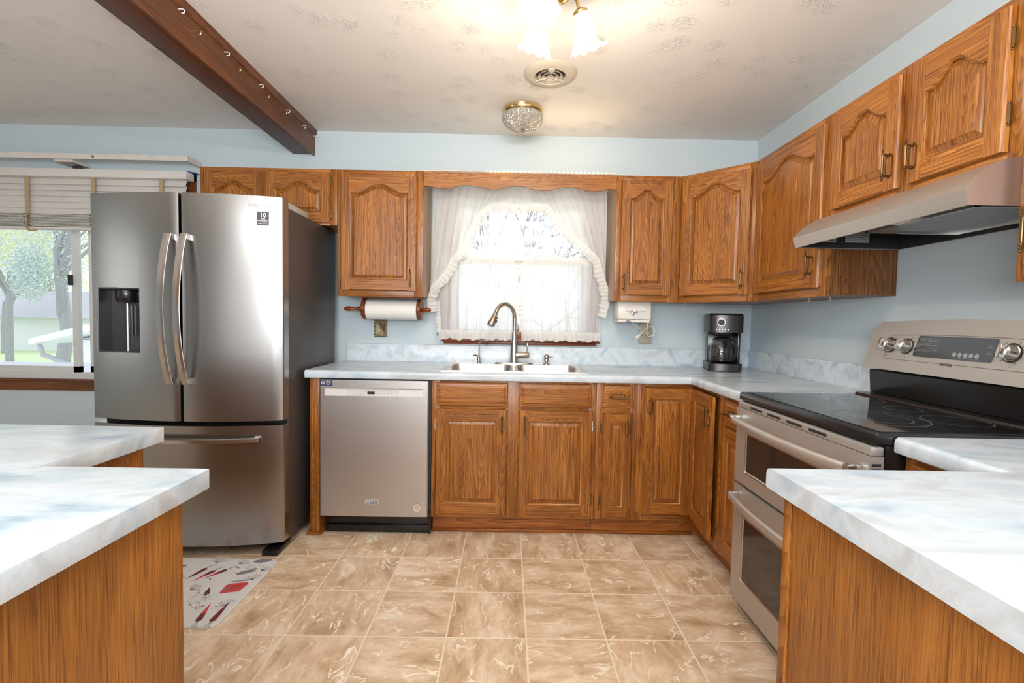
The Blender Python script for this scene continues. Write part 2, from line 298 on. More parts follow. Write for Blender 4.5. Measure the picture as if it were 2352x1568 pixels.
# ---------------------------------------------------------------- mesh helpers
class MB:
    def __init__(s): s.v = []; s.f = []; s.m = []; s.mi = 0; s.X = Matrix.Identity(4)
    def put(s, vs, fs):
        b = len(s.v); s.v += [s.X @ Vector(p) for p in vs]; s.f += [[b+i for i in f] for f in fs]; s.m += [s.mi]*len(fs); return s
    def merge(s, q):
        b = len(s.v); s.v += q.v; s.f += [[b+i for i in f] for f in q.f]; s.m += [s.mi]*len(q.f); return s
    def box(s, x0, x1, y0, y1, z0, z1):
        if x0 > x1: x0, x1 = x1, x0
        if y0 > y1: y0, y1 = y1, y0
        if z0 > z1: z0, z1 = z1, z0
        return s.put([(x0,y0,z0),(x1,y0,z0),(x1,y1,z0),(x0,y1,z0),(x0,y0,z1),(x1,y0,z1),(x1,y1,z1),(x0,y1,z1)],
              [(0,3,2,1),(4,5,6,7),(0,1,5,4),(1,2,6,5),(2,3,7,6),(3,0,4,7)])
    def loops(s, L, close=False, cap0=True, cap1=True, ring=True):
        n = len(L[0]); vs = [p for q in L for p in q]; fs = []
        for i in range(len(L)-1 + (1 if close else 0)):
            a = i*n; b = ((i+1) % len(L))*n
            for j in range(n if ring else n-1):
                k = (j+1) % n; fs.append((a+j, a+k, b+k, b+j))
        if not close and ring:
            if cap0: fs.append(tuple(range(n-1, -1, -1)))
            if cap1: fs.append(tuple((len(L)-1)*n + i for i in range(n)))
        return s.put(vs, fs)
    def prism(s, poly, axis, a, b):
        """poly in the two other axes (in xyz order), extruded from a to b along axis"""
        def P(p, t):
            return {'x': (t, p[0], p[1]), 'y': (p[0], t, p[1]), 'z': (p[0], p[1], t)}[axis]
        return s.loops([[P(p, a) for p in poly], [P(p, b) for p in poly]])
    def lathe(s, prof, n=20, cap=True, wav=0, wn=0, wz=0):
        """prof [(r,z)] about z; last rings may be waved"""
        L = []
        for r, z in prof:
            L.append([(r*(1+0)*cos(2*pi*i/n), r*sin(2*pi*i/n), z) for i in range(n)])
        return s.loops(L, cap0=cap, cap1=cap)
    def tube(s, pts, r, n=8, cap=True):
        pts = [Vector(p) for p in pts]; rr = r if isinstance(r, (list, tuple)) else [r]*len(pts)
        L = []; up = None
        for i, p in enumerate(pts):
            t = (pts[min(i+1, len(pts)-1)]-pts[max(i-1, 0)]).normalized()
            if up is None: up = Vector((0,0,1)) if abs(t.z) < 0.9 else Vector((1,0,0))
            a = t.cross(up).normalized(); up = a.cross(t).normalized()
            L.append([p + (a*cos(2*pi*k/n)+up*sin(2*pi*k/n))*rr[i] for k in range(n)])
        return s.loops(L, cap0=cap, cap1=cap)
    def ribbon(s, pts, wv, th):
        """flat bar: pts centreline, wv width vector, th thickness vector(s)"""
        L = []
        for i, p in enumerate(pts):
            p = Vector(p); w_ = Vector(wv); t = Vector(th)
            L.append([p-w_-t, p+w_-t, p+w_+t, p-w_+t])
        return s.loops(L)
    def grid(s, rows):
        return s.loops(rows, ring=False)
    def sphere(s, c, r, n=12, m=8, sz=1):
        c = Vector(c); prof = [(max(1e-4, r*sin(pi*i/m)), -r*sz*cos(pi*i/m)) for i in range(m+1)]
        X = s.X; s.X = X @ Matrix.Translation(c); s.lathe(prof, n); s.X = X; return s
def T_(x=0, y=0, z=0, rx=0, ry=0, rz=0):
    return Matrix.Translation((x, y, z)) @ Matrix.Rotation(rz, 4, 'Z') @ Matrix.Rotation(ry, 4, 'Y') @ Matrix.Rotation(rx, 4, 'X')
WM = {}
def link(name, data, parent=None, smooth=False):
    o = bpy.data.objects.new(name, data); C.objects.link(o); o.parent = parent
    WM[o.name] = WM[parent.name].copy() if parent else Matrix.Identity(4)
    return o
def mesh(name, mb, mats, smooth=0.0, bevel=0, inv=None):
    me = bpy.data.meshes.new(name)
    vs = [inv @ p for p in mb.v] if inv is not None else mb.v
    me.from_pydata([tuple(p) for p in vs], [], mb.f)
    if not isinstance(mats, (list, tuple)): mats = [mats]
    for m in mats: me.materials.append(m)
    for p, i in zip(me.polygons, mb.m): p.material_index = min(i, len(mats)-1)
    bm = bmesh.new(); bm.from_mesh(me)
    bmesh.ops.recalc_face_normals(bm, faces=bm.faces)
    if bevel:
        es = [e for e in bm.edges if len(e.link_faces) == 2 and e.calc_face_angle(0) > radians(50)]
        bmesh.ops.bevel(bm, geom=es, offset=bevel, segments=2, affect='EDGES', profile=0.5, clamp_overlap=True)
    bm.to_mesh(me); bm.free()
    if smooth or bevel:
        for p in me.polygons: p.use_smooth = True
        a = radians(smooth or 40)
        bm = bmesh.new(); bm.from_mesh(me)
        for e in bm.edges:
            if len(e.link_faces) == 2 and e.calc_face_angle(0) > a: e.smooth = False
        bm.to_mesh(me); bm.free()
    return me
def part(name, mb, mats, parent, smooth=0, bevel=0, world=True, label=None):
    """a mesh child of a thing; vertices in world metres unless world=False (then in the parent's frame)"""
    inv = WM[parent.name].inverted() if world else None
    o = link(name, mesh(name, mb, mats, smooth, bevel, inv), parent)
    if label: o['label'] = label
    return o
def thing(name, label, cat, loc=(0,0,0), rz=0, group=None):
    o = link(name, None); o.location = loc; o.rotation_euler = (0, 0, rz); o.empty_display_size = 0.05
    WM[o.name] = T_(*loc, rz=rz); o['label'] = label; o['category'] = cat
    if group: o['group'] = group
    return o
def solo(name, mb, mats, label, cat, smooth=0, bevel=0, group=None, loc=None):
    loc = loc or (mb.v[0].x, mb.v[0].y, mb.v[0].z)
    M_ = Matrix.Translation(loc)
    o = link(name, mesh(name, mb, mats, smooth, bevel, M_.inverted())); o.location = loc; WM[o.name] = M_
    o['label'] = label; o['category'] = cat
    if group: o['group'] = group
    return o
def struct(name, mb, mats, parent=None, smooth=0, bevel=0):
    o = link(name, mesh(name, mb, mats, smooth, bevel, WM[parent.name].inverted() if parent else None), parent)
    if not parent: o['kind'] = 'structure'
    return o
def text_mb(body, size, X, align='CENTER', depth=0.0004, bold=0.0, sx=1.0):
    cu = bpy.data.curves.new('lettering', 'FONT'); cu.body = body; cu.size = size; cu.align_x = align; cu.align_y = 'CENTER'
    cu.extrude = depth/2; cu.offset = bold; cu.resolution_u = 2
    ob = bpy.data.objects.new('lettering', cu); C.objects.link(ob)
    dg = bpy.context.evaluated_depsgraph_get(); me = bpy.data.meshes.new_from_object(ob.evaluated_get(dg))
    mb = MB(); mb.X = X @ Matrix.Rotation(pi/2, 4, 'X') @ Matrix.Diagonal((sx, 1, 1, 1))
    mb.put([v.co.copy() for v in me.vertices], [tuple(p.vertices) for p in me.polygons])
    bpy.data.objects.remove(ob); bpy.data.curves.remove(cu); bpy.data.meshes.remove(me)
    return mb

# ---------------------------------------------------------------- the room
W = 2.0663; H = 2.4525; XL = -4.6; YF = -6.4; CT = 0.929; ZF = 0.886
struct('floor', MB().box(XL, W, YF, 0, -0.05, 0), TILE)
struct('ceiling', MB().box(XL, W, YF, 0, H, H+0.08), CEIL)
def wall_holes(x0, x1, holes, put, z0=0, z1=H):
    """fills x0..x1, z0..z1 leaving holes (a,b,za,zb) sorted by a"""
    c = x0
    for a, b, za, zb in holes:
        put(c, a, z0, z1); put(a, b, z0, za); put(a, b, zb, z1); c = b
    put(c, x1, z0, z1)
WL = (-3.30, -1.74, 0.765, 2.10); WM_ = (0.03, 0.95, 1.115, 2.02)
mb = MB(); wall_holes(XL, W+0.12, [WL, WM_], lambda a, b, c, d: mb.box(a, b, 0, 0.12, c, d)); struct('wall_back', mb, WALL)
struct('wall_right', MB().box(W, W+0.12, YF, 0, 0, H), WALL)
mb = MB(); wall_holes(XL, W, [(-2.8, -1.0, 0.75, 2.15)], lambda a, b, c, d: mb.box(a, b, YF-0.12, YF, c, d)); struct('wall_front', mb, WALL)
mb = MB(); wall_holes(YF, 0, [(-3.7, -2.2, 0.75, 2.15)], lambda a, b, c, d: mb.box(XL-0.12, XL, a, b, c, d)); struct('wall_left', mb, WALL)
# mullions in the window and patio door behind the camera
mb = MB()
for x in (-2.8, -1.95, -1.1): mb.box(x, x+0.1, YF-0.09, YF-0.03, 0.75, 2.15)
mb.box(-2.8, -1.0, YF-0.09, YF-0.03, 0.75, 0.82); mb.box(-2.8, -1.0, YF-0.09, YF-0.03, 2.08, 2.15)
w3 = struct('window_3', mb, WHITE)
mb = MB(); mb.grid([[(-2.85+1.9*i/60, YF+0.03+0.012*sin(i*0.9), z) for z in (0.7, 2.2)] for i in range(61)]); struct('added_dimming_sheer', mb, SHEER, w3)  # unseen sheer added to dim this window in the fridge reflection
mb = MB()
for y in (-3.7, -2.99, -2.3): mb.box(XL-0.09, XL-0.03, y, y+0.1, 0.75, 2.15)
mb.box(XL-0.09, XL-0.03, -3.7, -2.2, 0.75, 0.82); mb.box(XL-0.09, XL-0.03, -3.7, -2.2, 2.08, 2.15)
w4 = struct('window_4', mb, WHITE)
mb = MB(); mb.grid([[(XL+0.03+0.012*sin(i*0.9), -3.75+1.6*i/60, z) for z in (0.7, 2.2)] for i in range(61)]); struct('added_dimming_sheer', mb, SHEER, w4)  # likewise added out of view to soften the left window's glare

# left window: sliding vinyl sash, brown trim
mb = MB(); a, b, c, d = WL
for x0, x1, z0, z1 in ((a, b, c, c+0.045), (a, b, d-0.045, d), (a, a+0.045, c, d), (b-0.045, b, c, d)): mb.box(x0, x1, 0.01, 0.10, z0, z1)
w1 = struct('window_1', mb, WHITE)
mb = MB()
for x0, x1, y0, y1 in ((-3.255, -2.50, 0.02, 0.05), (-2.455, -1.785, 0.055, 0.085)):
    t = 0.04
    mb.box(x0, x1, y0, y1, c+0.045, c+0.045+t); mb.box(x0, x1, y0, y1, d-0.085, d-0.045)
    mb.box(x0, x0+t, y0, y1, c+0.045, d-0.045); mb.box(x1-t, x1, y0, y1, c+0.045, d-0.045)
struct('sash', mb, WHITE, w1)
struct('pane', MB().box(-3.215, -2.54, 0.033, 0.037, c+0.08, d-0.08), GLASS, w1)
struct('pane', MB().box(-2.415, -1.825, 0.068, 0.072, c+0.08, d-0.08), GLASS, w1)
struct('sash_latch', MB().box(-2.545, -2.53, -0.005, 0.02, 1.40, 1.47), BLACKM, w1)
mb = MB(); mb.box(a-0.06, b+0.06, -0.018, -0.001, c-0.075, c-0.001); mb.box(a-0.06, b+0.06, -0.03, -0.001, c-0.012, c+0.004)
mb.box(b+0.0, b+0.06, -0.018, -0.001, c, d+0.06); mb.box(a-0.06, a, -0.018, -0.001, c, d+0.06); mb.box(a-0.06, b+0.06, -0.018, -0.001, d, d+0.06)
struct('trim_1', mb, oak('brown_window_trim', 'x', tint=(0.5, 0.42, 0.45)))
# sink window
mb = MB(); a, b, c, d = WM_
for x0, x1, z0, z1 in ((a, b, c, c+0.04), (a, b, d-0.04, d), (a, a+0.04, c, d), (b-0.04, b, c, d), (a, b, 1.60, 1.64)): mb.box(x0, x1, 0.03, 0.09, z0, z1)
w2 = struct('window_2', mb, WHITE)
struct('pane', MB().box(a+0.04, b-0.04, 0.058, 0.062, c+0.04, 1.60), GLASS, w2)
struct('pane', MB().box(a+0.04, b-0.04, 0.058, 0.062, 1.64, d-0.04), GLASS, w2)
mb = MB(); mb.box(-0.035, 1.035, -0.045, -0.001, 1.075, 1.093); mb.box(-0.02, 1.015, -0.02, -0.001, 1.055, 1.075)
mb.box(-0.03, 0.03, -0.018, -0.001, 1.093, 2.08); mb.box(0.95, 1.01, -0.018, -0.001, 1.093, 2.08); mb.box(-0.03, 1.01, -0.018, -0.001, 2.02, 2.08)
struct('trim_2', mb, oak('sink_window_trim', 'x', tint=(0.62, 0.42, 0.4)), bevel=0.003)
# shoe molding under the toe kicks
struct('baseboard_back', MB().box(0.0, 1.50, -0.548, -0.535, 0.0, 0.018), OT, bevel=0.004)

# ceiling beam
bm_ = thing('ceiling_beam', 'dark brown wooden ceiling beam running from the back wall toward the camera', 'beam', (-0.965, -0.001, 2.29))
part('beam_core', MB().box(-1.036, -0.905, -4.6, -0.001, 2.297, H-0.001), OB, bm_, bevel=0.004)
part('side_board', MB().box(-0.905, -0.892, -4.6, -0.001, 2.290, H-0.001), OBS, bm_)
part('crown_strip', MB().prism([(-0.892, 2.418), (-0.886, 2.421), (-0.879, 2.437), (-0.874, 2.4515), (-0.892, 2.4515)], 'y', -4.6, -0.001), OBS, bm_)
def hook_mb():
    m_ = MB(); pts = [(0.0, 0, 0), (0.010, 0, 0)] + [(0.016+0.008*cos(t), 0, -0.008+0.008*sin(t)) for t in [pi/2-k*pi/5 for k in range(7)]]
    return m_.tube(pts, 0.0023, 6)
hk = mesh('cup_hook', hook_mb(), IVORY, 40); hkb = mesh('cup_hook', hook_mb(), BRIGHTB, 40)
for i, y in enumerate((-0.03, -0.20, -0.42, -0.72, -1.02, -1.32)):
    o = link('cup_hook', hk); o.location = (-0.8915, y, 2.408)
    o['label'] = 'small white cup hook screwed high into the side of the brown ceiling beam'; o['category'] = 'hook'; o['group'] = 'white hooks on the ceiling beam'
for i, y in enumerate((-0.46, -0.66, -0.93, -1.22)):
    o = link('cup_hook', hkb); o.location = (-0.8915, y, 2.385)
    o['label'] = 'small brass cup hook screwed just below the white hooks on the ceiling beam'; o['category'] = 'hook'; o['group'] = 'brass hooks on the ceiling beam'

# ---------------------------------------------------------------- cabinetry
def offset(poly, d):
    """inward offset of a counter-clockwise polygon"""
    n = len(poly); out = []
    for i in range(n):
        p0, p1, p2 = Vector(poly[i-1]), Vector(poly[i]), Vector(poly[(i+1) % n])
        e1 = (p1-p0).normalized(); e2 = (p2-p1).normalized()
        n1 = Vector((-e1.y, e1.x)); n2 = Vector((-e2.y, e2.x)); k = 1+n1.dot(n2)
        out.append(tuple(p1 + (n1+n2)*(d/max(k, 0.35))))
    return out
def opening(w_, h_, sw, br, tr, rise, d=0.0):
    """counter-clockwise opening inset by d; tr = top rail at the shoulders; rise = arch height"""
    pts = [(sw+d, br+d), (w_-sw-d, br+d)]
    if not rise: return pts + [(w_-sw-d, h_-tr-d), (sw+d, h_-tr-d)]
    N = 40; cx = w_/2; hw = cx-sw
    def A(x):
        a = min(1, abs(x-cx)/hw)
        g = 0.5*(1+cos(pi*max(0, min(1, (a-0.10)/0.72)))) - 0.07*sin(pi*max(0, min(1, (a-0.70)/0.30)))
        return h_-tr+rise*g*(1-0.10*min(1, a/0.35)**2)
    for i in range(N+1):
        x = cx+(1-2*i/N)*(hw-d); m = (A(x+0.002)-A(x-0.002))/0.004
        pts.append((x, A(x)-d*sqrt(1+m*m)))
    return pts
def door_mb(w_, h_, rise=0.045, sw=0.052, br=0.058, tr=None):
    tr = tr or (0.10 if rise else 0.055)
    m_ = MB(); t = 0.019
    for flip in (0, 1):
        x = lambda q: w_-q if flip else q
        m_.mi = 0; m_.loops([[(x(0), 0, z), (x(0), -0.012, z), (x(0.005), -t, z), (x(sw), -t, z), (x(sw), 0, z)] for z in (0, h_)])
    m_.mi = 1
    m_.loops([[(x_, 0, 0), (x_, -0.012, 0), (x_, -t, 0.005), (x_, -t, br), (x_, 0, br)] for x_ in (sw, w_-sw)])
    op = opening(w_, h_, sw, br, tr, rise)
    top = op[2:]
    m_.loops([[(p[0], 0, p[1]), (p[0], -t, p[1]), (p[0], -t, h_-0.005), (p[0], -0.012, h_), (p[0], 0, h_)] for p in top])
    m_.mi = 0
    L = [(0, -t), (0.003, -0.0185), (0.006, -0.0150), (0.0095, -0.0135), (0.010, -0.0060), (0.014, -0.0060), (0.030, -0.0140), (0.032, -0.0165), (0.033, -0.0165)]
    k0 = len(m_.m); m_.loops([[(p[0], y, p[1]) for p in opening(w_, h_, sw, br, tr, rise, d)] for d, y in L], cap0=False)
    n_ = len(op)
    for i in range(4):
        for j in range(n_):
            if j not in (1, n_-1): m_.m[k0+i*n_+j] = 1
    return m_
def drawer_mb(w_, h_):
    m_ = MB(); m_.mi = 1; r = [(0, 0), (w_, 0), (w_, h_), (0, h_)]
    m_.loops([[(p[0], y, p[1]) for p in offset(r, d)] for d, y in ((0, 0), (0, -0.009), (0.003, -0.012), (0.009, -0.012), (0.022, -0.0185), (0.024, -0.0195), (0.025, -0.0195))])
    return m_
def pull_mb():
    m_ = MB()
    oc = [(-0.006, -0.042), (0.006, -0.042), (0.0165, -0.030), (0.0165, 0.030), (0.006, 0.042), (-0.006, 0.042), (-0.0165, 0.030), (-0.0165, -0.030)]
    ic = offset(oc, 0.0032)
    m_.loops([[(p[0], y, p[1]) for p in q] for q, y in ((oc, 0), (oc, -0.003), (ic, -0.003), (ic, 0))], close=True)
    for z in (-0.036, 0.036): m_.tube([(0, 0, z), (0, -0.012, z), (0, -0.024, z)], [0.0055, 0.0036, 0.0045], 8)
    pr = [(0.001, -0.056), (0.004, -0.053), (0.0022, -0.049), (0.0048, -0.045), (0.0025, -0.041), (0.0055, -0.036), (0.0035, -0.031)]
    for k in range(9):
        z = -0.028+k*0.007; pr += [(0.0030, z-0.0032), (0.0046, z)]
    pr += [(0.0035, 0.031), (0.0055, 0.036), (0.0025, 0.041), (0.0048, 0.045), (0.0022, 0.049), (0.004, 0.053), (0.001, 0.056)]
    X = m_.X; m_.X = T_(0, -0.024, 0); m_.lathe(pr, 10); m_.X = X
    return m_
PULL = mesh('pull', pull_mb(), BRASS, 50)
def hinge_mb():
    m_ = MB(); m_.box(-0.009, 0.0, -0.0022, 0.0, -0.022, 0.022)
    for k in range(5):
        z = -0.025+k*0.0105; m_.lathe([(0.0036, z), (0.0042, z+0.002), (0.0042, z+0.0075), (0.0036, z+0.0095)], 8)
    for z in (-0.029, 0.0295): m_.sphere((0, 0, z), 0.0036, 8, 6)
    for v in m_.v[8:]: v.y -= 0.005
    return m_
HINGE = mesh('hinge', hinge_mb(), BRASS, 50); HINGES = mesh('hinge', hinge_mb(), PEWTER, 50)
def add_door(cab, x, z, w_, h_, rise=0.045, hinge='l', pull=None, rz=0, silver=False, horizontal=None, hz=None, pvt=None, **kw):
    me = mesh('door', door_mb(w_, h_, rise, **kw), [OV, OH], 35)
    d_ = link('door', me, cab); d_.location = (x, -0.0005, z); d_.rotation_euler = (0, 0, rz)
    if hinge:
        for q in (hz or (0.075, h_-0.075)):
            hm = HINGES if (silver and q > h_/2) else HINGE
            h__ = link('hinge', hm, d_); h__.location = (-0.002 if hinge == 'l' else w_+0.002, -0.003, q)
            if hinge == 'r': h__.rotation_euler = (0, 0, pi); h__.location.y = -0.012
            if hm is HINGES: h__['label'] = 'silvery hinge'
    if pull:
        p_ = link('handle', PULL, d_); p_.location = (pull[0], -0.019, pull[1])
    return d_
def add_drawer(cab, x, z, w_, h_, pull=True):
    d_ = link('drawer', mesh('drawer', drawer_mb(w_, h_), [OV, OH], 35), cab); d_.location = (x, -0.0005, z)
    if pull:
        p_ = link('handle', PULL, d_); p_.location = (w_/2, -0.019, h_/2); p_.rotation_euler = (0, pi/2, 0)
    return d_
def frame_mb(w_, z0, z1, stiles, rails, mids=()):
    """stiles: [(x0,x1)], rails: [(x0,x1,z0,z1)], front at y=0, 19 mm deep"""
    m_ = MB(); m_.mi = 0
    for q in stiles:
        x0, x1 = q[:2]; a, b = (q[2:] if len(q) > 2 else (z0, z1)); m_.box(x0, x1, 0, 0.019, a, b)
    m_.mi = 1
    for x0, x1, a, b in rails: m_.box(x0, x1, 0.0006, 0.019, a, b)
    return m_
UB, UT = 1.349, 2.112
DU, DT = 1.388, 2.078      # upper doors
def upper(label, loc, rz, w_, zb, body_side=OV, depth=0.305):
    """wall cabinet: origin at the left front foot of its face frame"""
    t = thing('wall_cabinet', label, 'cabinet', (loc[0], loc[1], zb), rz)
    h_ = UT-zb
    m_ = MB(); m_.box(0.0015, w_-0.0015, 0.019, depth-0.001, 0.006, h_-0.002); part('body', m_, body_side, t, world=False)
    return t, h_
# A: left of the sink window
t, h_ = upper('oak wall cabinet with arched door above the paper towel roll', (-0.634, -0.305), 0, 0.523, UB, OC)
part('face_frame', frame_mb(0.523, 0, h_, [(0, 0.035), (0.47, 0.523)], [(0.035, 0.47, 0, 0.05), (0.035, 0.47, h_-0.05, h_)]), [OV, OH], t, world=False, bevel=0.001)
add_door(t, 0.024, DU-UB, 0.46, DT-DU, 0.05, 'l', (0.425, 0.075))
# over the fridge
t, h_ = upper('short two-door oak wall cabinet above the refrigerator', (-1.462, -0.305), 0, 0.826, 1.775)
part('face_frame', frame_mb(0.826, 0, h_, [(0, 0.04), (0.37, 0.42), (0.785, 0.826)], [(0.04, 0.785, 0, 0.03), (0.04, 0.785, h_-0.03, h_)]), [OV, OH], t, world=False, bevel=0.001)
add_door(t, 0.033, 0.014, 0.345, 0.300, 0.045, 'l', None, hz=(0.05, 0.25))
add_door(t, 0.402, 0.014, 0.385, 0.300, 0.045, 'r', None, hz=(0.05, 0.25))
# valance board
a, b = -0.110, 1.0605
N = 60; bot = []
for i in range(N+1):
    x = a+(b-a)*i/N; z = 2.024-0.0115*cos(2*pi*(x-0.155)/0.305)*-1
    e = min(x-a, b-x)
    if e < 0.03: z = 2.024
    bot.append((x, z))
poly = bot+[(b, 2.1115), (a, 2.1115)]
vb = solo('window_valance', MB().prism(poly, 'y', -0.305, -0.287), OH, 'scalloped oak valance board spanning the two cabinets above the sink window', 'valance', loc=(a, -0.305, 2.01))
# B: right of the window
t, h_ = upper('narrow oak wall cabinet with arched door above the white can opener', (1.062, -0.305), 0, 0.393, UB, OC)
part('face_frame', frame_mb(0.393, 0, h_, [(0, 0.04), (0.33, 0.393)], [(0.04, 0.33, 0, 0.05), (0.04, 0.33, h_-0.05, h_)]), [OV, OH], t, world=False, bevel=0.001)
add_door(t, 0.027, DU-UB, 0.315, DT-DU, 0.05, 'r', (0.022, 0.075))
# C: diagonal corner
t = thing('wall_cabinet', 'oak corner wall cabinet set diagonally above the coffee maker', 'cabinet', (1.456, -0.305, UB), -pi/4)
m_ = MB(); m_.prism([(1.457, -0.282), (1.475, -0.298), (1.754, -0.588), (1.762, -0.609), (W-0.001, -0.609), (W-0.001, -0.001), (1.457, -0.001)], 'z', UB+0.006, UT-0.002); part('body', m_, OV, t)
L_ = 0.431; h_ = UT-UB
part('face_frame', frame_mb(L_, 0, h_, [(0.0, 0.03), (0.395, L_)], [(0.03, 0.395, 0, 0.045), (0.03, 0.395, h_-0.04, h_)]), [OV, OH], t, world=False, bevel=0.001)
add_door(t, 0.013, DU-UB, 0.397, DT-DU, 0.055, 'l', (0.363, 0.085))
# D: right wall, tall door
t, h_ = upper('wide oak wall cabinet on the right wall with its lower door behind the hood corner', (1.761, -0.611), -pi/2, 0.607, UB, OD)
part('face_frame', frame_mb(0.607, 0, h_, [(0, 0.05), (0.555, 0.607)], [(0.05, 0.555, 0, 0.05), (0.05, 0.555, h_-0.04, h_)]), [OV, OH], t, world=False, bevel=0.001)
add_door(t, 0.034, DU-UB, 0.545, DT-DU, 0.06, 'l', (0.495, 0.10))
# E: above the hood
t, h_ = upper('short two-door oak wall cabinet directly above the range hood', (1.761, -1.2195), -pi/2, 0.762, 1.680)
part('face_frame', frame_mb(0.762, 0, h_, [(0, 0.04), (0.35, 0.425), (0.722, 0.762)], [(0.04, 0.722, 0, 0.03), (0.04, 0.722, h_-0.03, h_)]), [OV, OH], t, world=False, bevel=0.001)
add_door(t, 0.024, 0.022, 0.342, 0.385, 0.05, 'l', (0.312, 0.085), hz=(0.06, 0.32))
add_door(t, 0.412, 0.022, 0.312, 0.385, 0.05, 'r', (0.022, 0.085), hz=(0.10, 0.30))
# F: nearest, at the frame edge
t, h_ = upper('oak wall cabinet nearest the camera at the right edge of the photo', (1.761, -1.9825), -pi/2, 0.45, UB, OV)
part('face_frame', frame_mb(0.45, 0, h_, [(0, 0.04), (0.41, 0.45)], [(0.04, 0.41, 0, 0.05), (0.04, 0.41, h_-0.04, h_)]), [OV, OH], t, world=False, bevel=0.001)
add_door(t, 0.03, DU-UB, 0.39, DT-DU, 0.05, 'r', (0.02, 0.085))

def toe(m_, x0, x1, y=0.075, d=0.012): m_.box(x0, x1, y, y+d, 0.0, 0.112)
def base(name_label, loc, rz, w_, cat='cabinet'):
    return thing('base_cabinet', name_label, cat, (loc[0], loc[1], 0), rz)
# sink base
t = base('two-door oak base cabinet under the sink with two false drawer fronts', (0.001, -0.61), 0, 0.912)
part('body', MB().box(0.001, 0.911, 0.019, 0.608, 0.112, ZF-0.20), OV, t, world=False)
part('face_frame', frame_mb(0.912, 0.112, ZF, [(0, 0.042), (0.405, 0.50), (0.87, 0.912)], [(0.042, 0.87, 0.112, 0.15), (0.042, 0.405, 0.716, 0.76), (0.50, 0.87, 0.716, 0.76), (0.042, 0.87, 0.86, ZF)]), [OV, OH], t, world=False, bevel=0.001)
m_ = MB(); toe(m_, 0, 0.912); part('toe_kick', m_, OT, t, world=False)
add_door(t, 0.022, 0.136, 0.398, 0.588, 0, 'l', (0.368, 0.505), silver=True, hz=(0.09, 0.50))
add_door(t, 0.483, 0.136, 0.409, 0.588, 0, 'r', (0.032, 0.505), silver=True, hz=(0.09, 0.50))
add_drawer(t, 0.025, 0.743, 0.394, 0.130, False); add_drawer(t, 0.486, 0.743, 0.398, 0.130, False)
# drawer base
t = base('narrow oak base cabinet with one drawer right of the sink cabinet', (0.9145, -0.61), 0, 0.228)
part('body', MB().box(0.001, 0.227, 0.019, 0.608, 0.112, ZF-0.001), OV, t, world=False)
part('face_frame', frame_mb(0.228, 0.112, ZF, [(0, 0.045), (0.185, 0.228)], [(0.045, 0.185, 0.112, 0.14), (0.045, 0.185, 0.71, 0.755), (0.045, 0.185, 0.865, ZF)]), [OV, OH], t, world=False, bevel=0.001)
m_ = MB(); toe(m_, 0, 0.228); part('toe_kick', m_, OT, t, world=False)
add_door(t, 0.036, 0.128, 0.164, 0.588, 0, 'l', (0.140, 0.505), sw=0.043, hz=(0.09, 0.50))
add_drawer(t, 0.033, 0.746, 0.163, 0.127)
# corner base, bifold
XF = 1.456
t = base('oak corner base cabinet with folding two-part door standing slightly ajar', (1.1435, -0.61), 0, 0.9)
part('body', MB().prism([(1.1445, -0.591), (1.475, -0.591), (1.475, -0.972), (W-0.001, -0.972), (W-0.001, -0.001), (1.1445, -0.001)], 'z', 0.112, ZF-0.001), OV, t)
m_ = frame_mb(0.31, 0.112, ZF, [(0, 0.04)], [(0.04, 0.3125, 0.112, 0.150), (0.04, 0.3125, 0.864, ZF)])
m_.X = T_(0.3125, -0.001, 0, rz=-pi/2); m_.mi = 0; m_.box(0.32, 0.362, 0, 0.019, 0.112, ZF); m_.mi = 1; m_.box(0.0, 0.32, 0.0006, 0.019, 0.112, 0.150); m_.box(0.0, 0.32, 0.0006, 0.019, 0.864, ZF)
part('face_frame', m_, [OV, OH], t, world=False, bevel=0.001)
m_ = MB(); toe(m_, 0, 0.39); m_.box(0.388, 0.40, 0.075, -0.362, 0, 0.112); part('toe_kick', m_, OT, t, world=False)
add_door(t, 0.037, 0.151, 0.268, 0.710, 0, None, (0.030, 0.605), sw=0.05)
d_ = add_door(t, 0.3105, 0.151, 0.303, 0.712, 0, None, (0.270, 0.605), rz=-pi/2-0.06, sw=0.05); d_.location.y = -0.022
# small base before the range
t = base('narrow oak base cabinet between the corner cabinet and the range', (XF, -0.9745), -pi/2, 0.244)
part('body', MB().box(0.001, 0.243, 0.019, 0.608, 0.112, ZF-0.001), OV, t, world=False)
part('face_frame', frame_mb(0.244, 0.112, ZF, [(0, 0.045), (0.21, 0.244)], [(0.045, 0.21, 0.112, 0.14), (0.045, 0.21, 0.73, 0.76), (0.045, 0.21, 0.864, ZF)]), [OV, OH], t, world=False, bevel=0.001)
m_ = MB(); toe(m_, 0, 0.244); part('toe_kick', m_, OT, t, world=False)
add_door(t, 0.045, 0.14, 0.185, 0.597, 0, 'l', None, sw=0.045, hz=(0.09, 0.50))
add_drawer(t, 0.045, 0.750, 0.185, 0.118)
# base right of the range (mostly hidden)
t = base('oak base cabinet between the range and the right peninsula', (XF+0.03, -1.995), -pi/2, 0.33)
part('body', MB().box(0.001, 0.31, 0.019, 0.578, 0.112, ZF), OV, t, world=False)
part('face_frame', frame_mb(0.33, 0.112, ZF, [(0, 0.035), (0.275, 0.31)], [(0.035, 0.275, 0.112, 0.14), (0.035, 0.275, 0.73, 0.76), (0.035, 0.275, 0.864, ZF)]), [OV, OH], t, world=False, bevel=0.001)
add_drawer(t, 0.03, 0.748, 0.25, 0.118, False); add_door(t, 0.03, 0.14, 0.25, 0.597, 0, None, None)
m_ = MB(); toe(m_, 0, 0.31); part('toe_kick', m_, OT, t, world=False)
